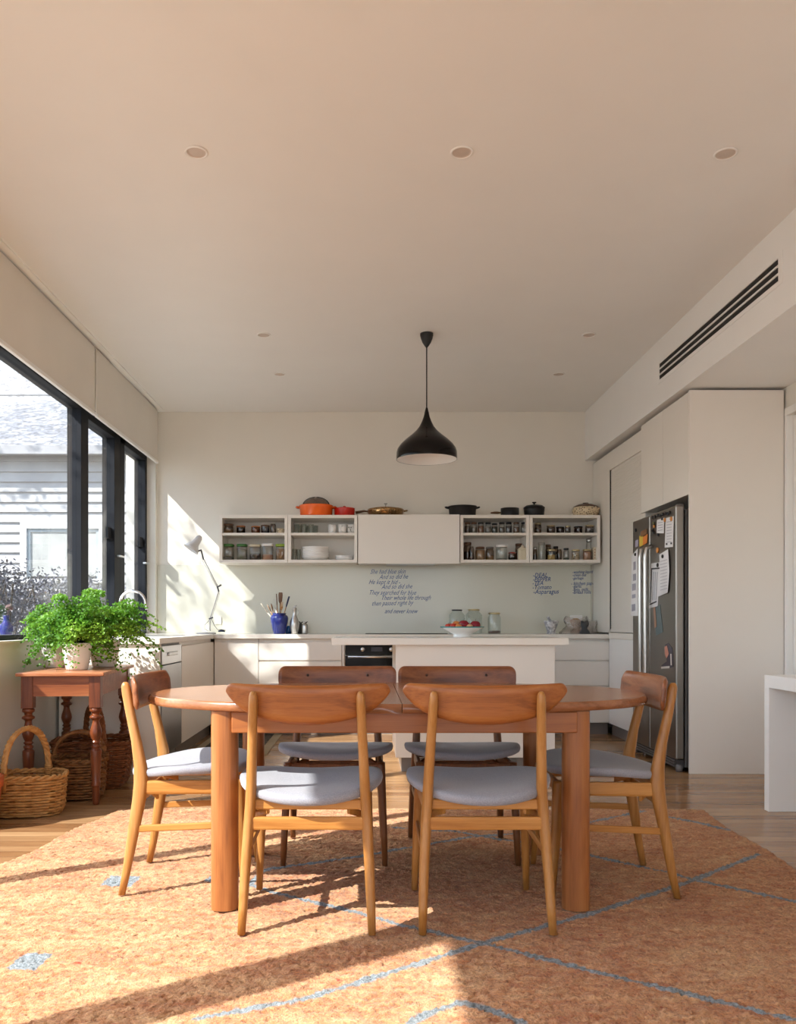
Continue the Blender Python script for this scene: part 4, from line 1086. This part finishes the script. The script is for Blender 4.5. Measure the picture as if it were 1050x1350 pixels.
e = empty('casserole_pot', (cx, YU, ZU), label='wide black cast iron casserole with side handles above the closed cabinet edge', cat='casserole')
MB().lathe([(r*.90,0),(r*.96,.01),(r,hh*.9),(r*1.06,hh*.93),(r*1.06,hh),(r*.94,hh),(r*.9,.02),(.001,.012)], 48).build('pot_body', M['matblack'], e)
for s_ in (-1, 1):
    MB().tube([(s_*r*.97,-.03,hh*.84),(s_*(r+.026),-.024,hh*.92),(s_*(r+.032),0,hh*.93),(s_*(r+.026),.024,hh*.92),(s_*r*.97,.03,hh*.84)], .007, 8).build('handle', M['matblack'], e)
cx, r, hh = cook(660.5,684.5,11)
e = empty('saucepan', (cx, YU, ZU), label='small black saucepan with a wooden handle pointing left', cat='saucepan')
MB().lathe([(r*.95,0),(r*.99,.01),(r,hh),(r*.95,hh),(r*.92,.02),(.001,.012)], 40).build('pan_body', M['matblack'], e)
MB().tube([(-r*.95,0,hh*.50),(-r-.03,0,hh*.50),(-r-.06,0,hh*.50),(-r-.094,0,hh*.47)], [.006,.012,.011,.006], 10).build('handle', flat('wal', (.14,.07,.03), .5), e)
cx, r, hh = cook(691,718.3,11.5)
e = empty('stock_pot', (cx, YU, ZU), label='round black pot with a domed lid and tall knob above the far-right cabinets', cat='pot')
MB().lathe([(r*.82,0),(r*.93,.012),(r*.98,hh*.7),(r,hh),(.001,hh)], 40).build('pot_body', M['matblack'], e)
MB().lathe([(r*1.03,hh),(r*1.0,hh+.006),(r*.8,hh+.022),(r*.3,hh+.030),(.001,hh+.031)], 40).build('lid', M['matblack'], e)
MB().lathe([(.008,hh+.03),(.007,hh+.042),(.020,hh+.050),(.020,hh+.056),(.008,hh+.057)], 16).build('lid_knob', M['matblack'], e)
cx, r, hh = cook(756,789,12)
e = empty('tureen', (cx, YU, ZU), label='cream and brown patterned tureen with a brown lid, far right on the cabinets', cat='tureen')
MB().lathe([(r*.82,0),(r*.95,.012),(r*1.06,hh*.55),(r*1.02,hh),(.001,hh)], 40).build('body', M['pattern'], e)
MB().lathe([(r*1.0,hh),(r*.95,hh+.010),(r*.6,hh+.030),(r*.25,hh+.036),(r*.22,hh+.045),(.001,hh+.046)], 40).build('lid', flat('brownglaze', (.09,.045,.03), .25), e)
MB().tube([(r*.75,-.07,hh*.6),(r*.9,-.085,hh*.78),(r*.96,-.05,hh*.8)], .008, 8).build('handle', M['pattern'], e)
# ------------------------------------------------------------------ on the back worktop
ZW = .9005
dW = 7.72
e = empty('utensil_crock', (jx_(368.5,dW), dW, ZW), label='cobalt blue ceramic crock full of kitchen utensils', cat='crock')
MB().lathe([(.052,0),(.056,.006),(.066,.05),(.080,.11),(.084,.145),(.078,.165),(.062,.178),(.060,.186),(.067,.192),(.060,.192),(.054,.180),(.05,.10),(.001,.09)], 40).build('crock', M['cobalt'], e)
cw = e.location
def utensil(name, dx, dy, tx, ty, top, mat, head, lab, hm=None):
    u = empty(name, (cw.x+dx, cw.y+dy, ZW+.10), label=lab, cat='utensil', group='utensils in the blue crock')
    tip = Vector((tx, ty, top-.10)); 
    MB().tube([(0,0,0), tip*.5, tip], .0045, 6).build('shaft', mat, u)
    ax = tip.normalized(); q = ax.to_track_quat('Z', 'Y').to_matrix().to_4x4()
    T = Matrix.Translation(tip) @ q
    if head == 'spoon': mb = MB().sphere((0,0,.03), 1, 14, 8, 1, T @ Matrix.Diagonal((.022,.007,.036,1)) @ Matrix.Translation((0,0,0)))
    mb = MB()
    if head == 'spoon': mb.sphere((0,0,0), 1, 14, 8, 1, T @ Matrix.Translation((0,0,.028)) @ Matrix.Diagonal((.022,.007,.036,1)))
    elif head == 'spat': mb.vloft([(0,0,0,.008,.004),(0,0,.02,.020,.0035),(0,0,.075,.024,.003),(0,0,.10,.020,.003)], 12, 3, T)
    elif head == 'fork':
        mb.vloft([(0,0,0,.007,.004),(0,0,.025,.018,.0035),(0,0,.03,.018,.003)], 12, 3, T)
        for k in (-1,0,1): mb.vloft([(k*.012,0,.028,.0035,.003),(k*.012,0,.075,.0025,.002)], 6, 2, T)
    elif head == 'whisk':
        for k in range(5):
            a = PI*k/5
            mb.tube([(.022*math.sin(PI*t/10)*math.cos(a), .022*math.sin(PI*t/10)*math.sin(a), .075*(1-math.cos(PI*t/10))/2*1.2) for t in range(11)], .0012, 4, M=T)
    mb.build('head', hm or mat, u)
wd = flat('wood_a', (.42,.24,.11)); wb = flat('wood_b', (.16,.08,.04)); nv = flat('navy', (.012,.025,.11), .35)
utensil('spatula', .02,-.01, .045,-.01, .25, wd, 'spat', 'navy blue silicone spatula leaning right in the blue crock', nv)
utensil('wooden_spoon', .0,.02, .005,.01, .285, wb, 'spat', 'dark brown wooden spatula, tallest in the blue crock')
utensil('wooden_spoon', -.01,-.01, -.01,.0, .27, wd, 'spat', 'light wooden spatula in the middle of the crock', wb)
utensil('wooden_fork', .01,-.03, .012,-.01, .22, wd, 'fork', 'pale orange wooden fork at the front of the crock', flat('wood_c', (.55,.30,.13)))
utensil('wooden_spoon', -.03,-.01, -.03,.0, .22, wb, 'spoon', 'brown wooden spoon toward the left of the crock')
utensil('wooden_spoon', -.03,.01, -.055,.0, .215, wd, 'spoon', 'pale wooden spoon leaning far left in the crock', flat('wood_d', (.36,.25,.17)))
utensil('whisk', -.01,.03, -.03,.02, .235, M['silver'], 'whisk', 'wire whisk standing at the back of the crock')
utensil('knife', -.035,0, -.075,0, .20, flat('cream_h', (.65,.6,.5)), 'spat', 'thin cream-handled tool leaning out at the left of the crock')
e = empty('ceramic_jug', (jx_(388.5,7.70), 7.70, ZW), label='grey-white bottle with a pouring stopper beside the blue crock', cat='bottle')
MB().lathe([(.026,0),(.030,.006),(.041,.05),(.045,.085),(.040,.12),(.027,.15),(.019,.17),(.017,.22),(.022,.228),(.022,.236),(.014,.240)], 32).build('body', M['silver'], e)
MB().tube([(0,0,.235),(.0,0,.25),(.012,0,.262),(.022,0,.255)], [.008,.007,.005,.003], 8).build('pourer', M['steel_l'], e)
MB().tube([(.017,0,.225),(.034,0,.215),(.036,0,.19),(.022,0,.17)], .004, 8).build('handle', M['silver'], e)
e = empty('blue_bottle', (jx_(380.5,7.80), 7.80, ZW), label='small bright blue pot tucked behind the crock and the grey bottle', cat='pot')
MB().lathe([(.026,0),(.032,.02),(.032,.055),(.022,.072),(.020,.075)], 24).build('body', flat('brightblue', (.01,.09,.34), .2), e)
for x, d, s_, lab in ((402.3,7.70,1.0,'small silver cruet with a spout, rightmost beside the grey bottle'),(396.5,7.80,.95,'small dark cruet behind, between the grey bottle and silver cruet')):
    e = empty('cruet', (jx_(x,d), d, ZW), label=lab, cat='cruet')
    mt = M['silver'] if 'silver' in lab and 'dark' not in lab else flat('darkpewter', (.05,.05,.05), .3)
    MB().lathe([(.026*s_,0),(.030*s_,.01),(.030*s_,.07),(.026*s_,.085),(.012*s_,.095)], 24).build('body', mt, e)
    MB().tube([(0,0,.09),(-.006,0,.108),(-.022,0,.118)], [.007,.006,.004], 8).build('spout', mt, e)
    MB().tube([(.004,0,.09),(.012,0,.108),(.026,0,.112)], [.005,.005,.003], 8).build('lever', M['matblack'], e)
# big jars behind the fruit bowl
jar(592.5,613,32,ZW,7.76,'tall clear jar with a black lid behind the fruit bowl',M['matblack'],None,0,M['jar_clear'],neck=.62,lidh=.04)
jar(614,636,32.5,ZW,7.80,'tall clear jar with a gold lid behind the fruit bowl',M['gold'],None,0,M['jar_clear'],neck=.62,lidh=.05)
jar(643.5,660.5,28,ZW,7.76,'gold-lidded clear jar with brown nuts at the bottom, right of the fruit bowl',M['gold'],g_('nut2',(.10,.05,.03)),.14,M['jar_clear'],neck=.80,lidh=.07)
# mortar and pestle
e = empty('mortar', (jx_(727,7.74), 7.74, ZW), label='grey marble mortar holding a pestle on the right of the back worktop', cat='mortar')
MB().lathe([(.042,0),(.045,.006),(.038,.025),(.045,.045),(.060,.085),(.068,.118),(.064,.122),(.055,.10),(.001,.06)], 36).build('bowl', M['marble'], e)
e = empty('pestle', (jx_(729,7.74), 7.74, ZW+.075), label='pestle leaning out of the marble mortar to the left', cat='pestle')
MB().tube([(.012,0,0),(-.01,0,.03),(-.035,0,.065),(-.045,0,.085)], [.018,.012,.012,.015], 12).build('pestle_body', M['marble'], e)
# food bags
def bagmesh(w, h, d, seed, mat, name, lab, loc):
    rr = random.Random(seed); mb = MB(); n, m = 22, 10; vs = []
    for j in range(m+1):
        v = j/m
        for k in range(n):
            t = 2*PI*k/n
            f = (1-.62*math.sin(PI*min(v*1.15,1))**3*.6 - .25*v) * (1+.16*math.sin(3*t+seed+4*v)+.10*math.sin(7*t+9*v+seed)+.09*rr.uniform(-1,1))
            vs.append((w*f*math.cos(t) + .5*w*v*math.sin(seed), d*(1-.7*v)*f*math.sin(t), h*v*(1+.12*math.sin(2*t+seed))))
    fs = [(j*n+k, j*n+(k+1)%n, (j+1)*n+(k+1)%n, (j+1)*n+k) for j in range(m) for k in range(n)]
    mb.add(vs, fs, True).add([vs[i] for i in range(n)], [tuple(range(n-1,-1,-1))])
    o = mb.build(name, mat, None, loc=loc); return o
o = bagmesh(.13,.15,.07,2.2,M['bag'],'food_bag','', (jx_(755,7.78),7.80,ZW)); tag(o,'crumpled clear plastic food bag right of the mortar','bag')
o = bagmesh(.075,.13,.05,5.1,flat('ochrebag',(.36,.20,.06)),'food_bag','', (jx_(767,7.84),7.92,ZW)); tag(o,'ochre-topped food packet behind the clear bag','bag')
o = bagmesh(.045,.11,.04,3.1,flat('darkbag',(.05,.055,.06)),'food_bag','', (jx_(770.5,7.74),7.72,ZW)); tag(o,'small dark grey packet in front of the ochre one','bag')
o = bagmesh(.07,.13,.05,1.1,M['bag'],'food_bag','', (jx_(777,7.9),7.88,ZW)); tag(o,'clear plastic bag at the right end by the shutter cupboard','bag')
# fruit bowl on the island
e = empty('fruit_bowl', ((609.5-VX)*6.05/F, 6.05, .9005), label='white fruit bowl with a turquoise rim on the island', cat='bowl')
MB().lathe([(.062,0),(.064,.010),(.054,.014),(.090,.032),(.135,.058),(.154,.070),(.152,.072),(.13,.060),(.08,.036),(.001,.026)], 56).build('bowl', M['white'], e)
MB().tube([(.156*math.cos(2*PI*k/56), .156*math.sin(2*PI*k/56), .0715) for k in range(56)], .0042, 8, True).build('rim', flat('turquoise', (.015,.20,.20), .25), e)
bl = e.location
def fruit(dx, dy, z, r, mat, lab, cat='fruit', name='apple', grp='fruit in the turquoise-rimmed bowl', stem=True):
    f = empty(name, (bl.x+dx, bl.y+dy, bl.z+z), label=lab, cat=cat, group=grp)
    prof = [(max(.0005, r*math.sin(PI*i/12)*(1+.05*math.sin(PI*i/12))), -r*.92*math.cos(PI*i/12) + (-.14*r if i > 10 else 0)) for i in range(13)]
    MB().lathe(prof, 22, cap=False).build('flesh', mat, f)
    if stem: MB().tube([(0,0,r*.75),(.003,0,r*1.1),(.006,.002,r*1.25)], .0015, 5).build('stem', M['leafstem'], f)
ra = flat('deep_red', (.22,.008,.02), .25); rb = flat('bright_red', (.42,.03,.015), .25); rc = flat('red_yellow', (.55,.20,.05), .3)
fruit(.010,-.02,.090,.036,ra,'large dark red plum-coloured fruit in the middle of the bowl',name='plum')
fruit(.095,-.01,.086,.036,ra,'large dark red fruit at the right of the bowl',name='plum')
fruit(-.040,.015,.092,.028,rc,'yellow and red apple left of the large dark red fruit')
fruit(-.065,-.02,.078,.024,rb,'small bright red apple behind the front of the bowl, left')
fruit(-.100,.0,.076,.023,rb,'small bright red apple at the left end of the bowl')
fruit(-.030,-.045,.074,.023,rc,'small orange-red apple at the front left of the bowl')
fruit(.050,-.045,.072,.024,flat('peach',(.60,.34,.18),.4),'pale peach-coloured fruit between the two large red ones')
fruit(.055,.04,.072,.030,rb,'red apple at the back of the bowl')
fruit(-.085,.045,.078,.022,rb,'small red apple at the back left of the bowl')
# sink tap
e = empty('kitchen_tap', (-1.90, 6.42, ZW), label='chrome gooseneck tap at the sink under the window', cat='tap')
arc = [(0,0,0),(0,0,.12),(0,0,.24)] + [(.097-.097*math.cos(PI*k/12), 0, .255+.092*math.sin(PI*k/12)) for k in range(13)] + [(.200,0,.225),(.205,0,.205)]
MB().tube(arc, .011, 12).build('spout', M['chrome'], e)
MB().lathe([(.024,0),(.024,.05),(.014,.06)], 20).build('base', M['chrome'], e)
MB().tube([(0,.02,.04),(0,.06,.06),(0,.09,.10)], .006, 8).build('lever', M['chrome'], e)
tag(MB().box(-1.86,-1.50,6.2,6.9,.9002,.904).build('sink_rim', M['steel_l'], None), 'thin steel rim of the sink below the tap', 'sink')
# desk lamp
def lp(x, y, d=7.66): return W(x, y, d)
base = lp(277, 833); 
e = empty('desk_lamp', (base.x, 7.66, ZW), label='silver articulated desk lamp in the left corner of the worktop', cat='desk lamp')
loc = lambda x, y, dy=0: tuple(W(x, y, 7.66+dy) - Vector((base.x, 7.66, ZW)))
MB().lathe([(.088,0),(.090,.003),(.090,.012),(.080,.016),(.001,.017)], 40, cx=loc(269,833)[0]+.02).build('base', M['lampgrey'], e)
MB().tube([loc(277,832), loc(277,817)], .006, 8).build('stem', M['lampgrey'], e)
MB().tube([loc(277,816), loc(288.6,779)], .0055, 8).tube([loc(279,816,.02), loc(290,781,.02)], .0025, 6).build('lower_arm', M['lampgrey'], e)
MB().tube([loc(287,773), loc(268.5,737)], .0055, 8).tube([loc(285.5,773,.02), loc(267,739,.02)], .0025, 6).build('upper_arm', M['lampgrey'], e)
for a, b_ in (((275.5,816),(281,814)),((288.6,780),(286.5,773)),((287,774),(292,771)),((268.5,738),(265.5,726)),((260,727),(266,725))):
    MB().tube([loc(*a), loc(*b_)], .0075, 8).build('joint', flat('jointgrey', (.10,.10,.11), .3), e)
hd = Vector(loc(263,727)); tip = Vector(loc(249,705)) + Vector((0,-.05,0))
ax = (Vector(loc(250,724)) + Vector((0,-.03,-.02)) - Vector(loc(262,709)))
q = ax.normalized().to_track_quat('Z','Y').to_matrix().to_4x4()
T = Matrix.Translation(Vector(loc(263,709))) @ q
MB().lathe([(.016,-.02),(.030,0),(.034,.03),(.040,.07),(.060,.10),(.078,.135),(.076,.135),(.057,.102),(.036,.072),(.028,.02),(.001,.01)], 36, T, cap=False).build('lamp_shade', M['lampgrey'], e)
MB().tube([loc(266,735), loc(270,738,.03), loc(273,741,.02), loc(269,746), loc(264,743), loc(266,735)], .0018, 5).build('cable_loop', M['lampgrey'], e)
MB().tube([loc(279,816), loc(283,825,-.02), loc(287,830,-.02), loc(293,830,.02), loc(298,831,.05)], .0025, 6).tube([loc(276,818), loc(270,824), loc(270,829), loc(275,832)], .002, 6).build('cable', flat('cable', (.06,.06,.08), .4), e)
e2 = MB().tube([loc(288,832), loc(293,831.5), loc(297,832.5)], [.008,.010,.006], 8)
o = e2.build('power_adapter', flat('adapter', (.03,.04,.09), .4), e)
tag(bx(-2.0+.02,-1.93,7.3,7.36,.9005,.96).build('soap_dish', M['jar_clear'], None), 'small clear dish at the back of the sink under the window', 'dish')
# ================================================================== outside, seen through the left window
struct('ground', bx(-20, 14, -16, 26, -.4, -.10), flat('decking', (.30,.27,.23), .8))
# ledge with hedge and vases
tag(bx(-2.70,-2.305,3.9,7.9,-.1,.90).build('garden_ledge', flat('ledge', (.38,.37,.40), .7), None, bevel=.01), 'grey garden ledge just outside the left window', 'ledge')
random.seed(21)
hb = MB()
for k in range(24000):
    y = random.uniform(5.0, 11.0); x = random.uniform(-3.5,-2.85) ; zt = 1.38 + .08*math.sin(y*3) + .06*math.sin(y*7.3)
    z = .55 + (zt+random.uniform(-.1,.10) - .55)*random.random()**.6
    s_ = random.uniform(.012,.026)
    n = Vector((random.gauss(0,1)+.4, random.gauss(0,1)-.6, random.gauss(0,1)+.6)).normalized(); t1 = n.orthogonal().normalized(); t1 = Matrix.Rotation(random.uniform(0,6.28),3,n) @ t1; t2 = n.cross(t1)
    c_ = Vector((x,y,z))
    hb.add([c_-t1*s_, c_-t2*s_*.45, c_+t1*s_, c_+t2*s_*.45], [(0,1,2,3)])
e = empty('garden_hedge', (0,0,0), label='grey-green hedge along the outside below the left window', cat='hedge')
hb.build('foliage', M['hedge'], e)
hs = MB()
for k in range(60):
    y = random.uniform(5.1,10.9); x = random.uniform(-3.5,-2.85)
    hs.tube([(x,y,-.1),(x+random.uniform(-.1,.1),y+random.uniform(-.1,.1),.6),(x+random.uniform(-.2,.2),y+random.uniform(-.2,.2),1.32)], .008, 4)
hs.build('branches', M['leafstem'], e)
for x, y, sc, mat, lab in ((-2.40,5.55,1.0,flat('violetglass',(.03,.03,.20),.15),'round cobalt vase on the ledge outside the left window'),
                           (-2.40,5.35,1.1,flat('greyglass',(.30,.33,.34),.2),'pale grey glass vase at the left edge outside the window')):
    v_ = empty('vase', (x,y,.901), label=lab, cat='vase')
    MB().lathe([(.025*sc,0),(.030*sc,.006),(.046*sc,.05),(.044*sc,.08),(.020*sc,.11),(.018*sc,.14),(.024*sc,.15)] if 'cobalt' in lab else [(.03*sc,0),(.036*sc,.01),(.036*sc,.16),(.030*sc,.18),(.034*sc,.19)], 28).build('body', mat, v_)
    if 'cobalt' in lab:
        pet = MB(); rnd = random.Random(5)
        for k in range(26):
            n = Vector((rnd.gauss(0,1),rnd.gauss(0,1),rnd.gauss(0,1))).normalized()
            t1 = n.orthogonal().normalized(); t2 = n.cross(t1); c_ = Vector((.02,0,.20)) + n*.022
            pet.add([c_-t1*.012, c_-t2*.012, c_+t1*.012, c_+t2*.012], [(0,1,2,3)])
        pet.tube([(0,0,.12),(.02,0,.20)], .002, 5).build('flower', flat('brownpetal', (.12,.05,.05)), v_)
# neighbour's weatherboard house
hse = empty('neighbour_house', (0, 13.0, 0), label='white weatherboard house next door seen through the left window', cat='house')
wb_ = MB(); z = -.1; ex = .157
hx0, hx1 = -9.0, 0.6
wx0, wx1, wz0, wz1 = (28-VX)*13/F, (140-VX)*13/F, -.1+.157*11, -.1+.157*17
while z < 3.60:
    for a, b_ in ([(hx0,hx1)] if (z > wz1-.02 or z+ex < wz0+.02) else [(hx0,wx0),(wx1,hx1)]):
        # lapped board: leans out at its foot
        v = [(a,-.042,z),(b_,-.042,z),(b_,-.004,z+ex+.01),(a,-.004,z+ex+.01),(a,.0,z),(b_,.0,z),(b_,.0,z+ex+.01),(a,.0,z+ex+.01)]
        wb_.add(v, [(0,1,2,3),(4,7,6,5),(0,4,5,1),(3,2,6,7),(0,3,7,4),(1,5,6,2)])
    z += ex
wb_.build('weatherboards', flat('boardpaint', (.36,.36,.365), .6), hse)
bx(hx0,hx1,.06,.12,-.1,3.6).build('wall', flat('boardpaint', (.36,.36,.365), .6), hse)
bx(hx0-.3,hx1+.3,-.34,-.22,3.57,3.70).build('gutter', flat('gutterpaint', (.30,.30,.31), .5), hse)
wf = MB().box(wx0,wx0+.10,-.05,.04,wz0,wz1).box(wx1-.10,wx1,-.05,.04,wz0,wz1).box(wx0+.10,wx1-.10,-.05,.04,wz1-.10,wz1).box(wx0-.03,wx1+.03,-.09,-.051,wz0,wz0+.06)
wo = wf.build('window', flat('casing', (.45,.45,.45), .5), hse)
# frosted upper and lower pane
wf2 = MB().box(wx0+.14,wx1-.14,0.0,.02,wz0+.1,wz1-.14); wf2.build('pane', flat('blindpane', (.34,.345,.33), .35), wo)
MB().box(wx0+.10,wx0+.15,-.02,.03,wz0+.06,wz1-.10).box(wx1-.15,wx1-.10,-.02,.03,wz0+.06,wz1-.10).box(wx0+.15,wx1-.15,-.02,.03,wz1-.15,wz1-.10).build('sash', flat('sashpaint', (.30,.34,.36), .4), wo)
rf = MB(); rf.add([(hx0-.3,-.32,3.68),(hx1+.3,-.32,3.68),(hx1+.3,2.9,5.34),(hx0-.3,2.9,5.34),(hx0-.3,-.32,3.62),(hx1+.3,-.32,3.62),(hx1+.3,2.9,5.28),(hx0-.3,2.9,5.28)],
    [(0,1,2,3),(4,7,6,5),(0,4,5,1),(2,6,7,3),(0,3,7,4),(1,5,6,2)])
rf.build('roof', M['roof'], hse)
rg = MB().tube([(hx0-.3,2.9,5.36),(hx1+.3,2.9,5.36)], .05, 8); rg.build('ridge_cap', flat('gutterpaint', (.30,.30,.31), .5), hse)
h2 = empty('neighbour_house', (0, 16.5, 0), label='taller pale roof rising behind the white weatherboard house', cat='house')
MB().add([(-12,0,5.0),(-4.6,0,5.0),(-7.2,3.5,8.2),(-12,3.5,8.2),(-12,.2,4.8),(-4.6,.2,4.8),(-7.2,3.7,8.0),(-12,3.7,8.0)], [(0,1,2,3),(4,7,6,5),(0,4,5,1),(1,5,6,2),(2,6,7,3),(3,7,4,0)]).build('roof', M['roof'], h2)
bx(-11.8,-4.8,.3,4,-.1,4.9).build('wall', flat('boardpaint', (.36,.36,.365), .6), h2)
# trees that shade the roof and the far end of the kitchen
def tree(name, base, crown, rad, n, s0, lab, seed):
    rnd = random.Random(seed)
    e = empty(name, base, label=lab, cat='tree')
    b0 = Vector(base); cc = Vector(crown)-b0
    tk = MB().tube([(0,0,0), cc*.4+Vector((.1,0,.3)), cc*.8], [.12,.09,.05], 10)
    lf = MB()
    for k in range(16):
        d = Vector((rnd.gauss(0,1),rnd.gauss(0,1),rnd.gauss(0,1))).normalized()
        tk.tube([cc*.75, cc*.9+Vector((d.x*rad[0],d.y*rad[1],d.z*rad[2]))*.5, cc+Vector((d.x*rad[0],d.y*rad[1],d.z*rad[2]))*.95], [.03,.018,.006], 5)
    for k in range(n):
        d = Vector((rnd.gauss(0,1),rnd.gauss(0,1),rnd.gauss(0,1))).normalized()*rnd.random()**.4
        c_ = cc + Vector((d.x*rad[0], d.y*rad[1], d.z*rad[2])); s_ = s0*rnd.uniform(.6,1.3)
        nn = Vector((rnd.gauss(0,1),rnd.gauss(0,1),rnd.gauss(0,1)+.5)).normalized(); t1 = nn.orthogonal().normalized(); t1 = Matrix.Rotation(rnd.uniform(0,6.28),3,nn) @ t1; t2 = nn.cross(t1)
        lf.add([c_-t1*s_, c_-t2*s_*.4, c_+t1*s_, c_+t2*s_*.4], [(0,1,2,3)])
    tk.build('trunk', M['leafstem'], e); lf.build('foliage', M['hedge'], e)
SUN = Vector((1.0, .70, -1.04)).normalized()
def back(p, t): return tuple(Vector(p) - Vector((1,.6,-1.1))*t)
tree('garden_tree', (-8.6, 11.8, -.1), (-8.8, 11.8, 7.6), (2.6,2.0,1.4), 2200, .10, 'leafy garden tree outside, shading the roof next door', 31)
tree('garden_tree', (-6.8, 4.2, -.1), (-6.2, 4.5, 6.0), (1.3,1.1,1.1), 1150, .052, 'thin garden tree outside, dappling the kitchen corner', 32)
l = bpy.data.lights.new('sun', 'SUN'); l.energy = 12.3; l.angle = R(.55); l.color = (1.0,.94,.86)
o = bpy.data.objects.new('sun', l); C.objects.link(o); o.rotation_euler = SUN.to_track_quat('-Z','Y').to_euler()
w = bpy.data.worlds.new('World'); S.world = w; w.use_nodes = True
N, L = w.node_tree.nodes, w.node_tree.links
bg = N['Background']; sky = N.new('ShaderNodeTexSky'); sky.sky_type = 'NISHITA'; sky.sun_disc = False
sky.sun_elevation = R(43); sky.sun_rotation = R(-59); sky.air_density = 1.0; sky.dust_density = 2.5; sky.ozone_density = 1.0
mxn = N.new('ShaderNodeMix'); mxn.data_type = 'RGBA'; mxn.inputs[0].default_value = .55
mxn.inputs[7].default_value = (2.9, 3.05, 3.3, 1); L.new(sky.outputs[0], mxn.inputs[6])
L.new(mxn.outputs[2], bg.inputs[0]); bg.inputs[1].default_value = .9
cam = bpy.data.cameras.new('camera'); co_ = bpy.data.objects.new('camera', cam); C.objects.link(co_)
co_.location = (0,0,1.0); co_.rotation_euler = (PI/2,0,0)
cam.sensor_fit = 'HORIZONTAL'; cam.sensor_width = 36; cam.lens = 36*F/1050
cam.shift_x = (525-VX)/1050; cam.shift_y = (HY-675)/1050; cam.clip_end = 200
S.camera = co_
S.view_settings.view_transform = 'Standard'; S.view_settings.look = 'None'; S.view_settings.gamma = 1; S.view_settings.exposure = .24
S.view_settings.use_curve_mapping = False
S.cycles.max_bounces = 10; S.cycles.diffuse_bounces = 6; S.cycles.transparent_max_bounces = 24; S.cycles.glossy_bounces = 4
S.cycles.caustics_reflective = False; S.cycles.caustics_refractive = False; S.cycles.sample_clamp_indirect = 6
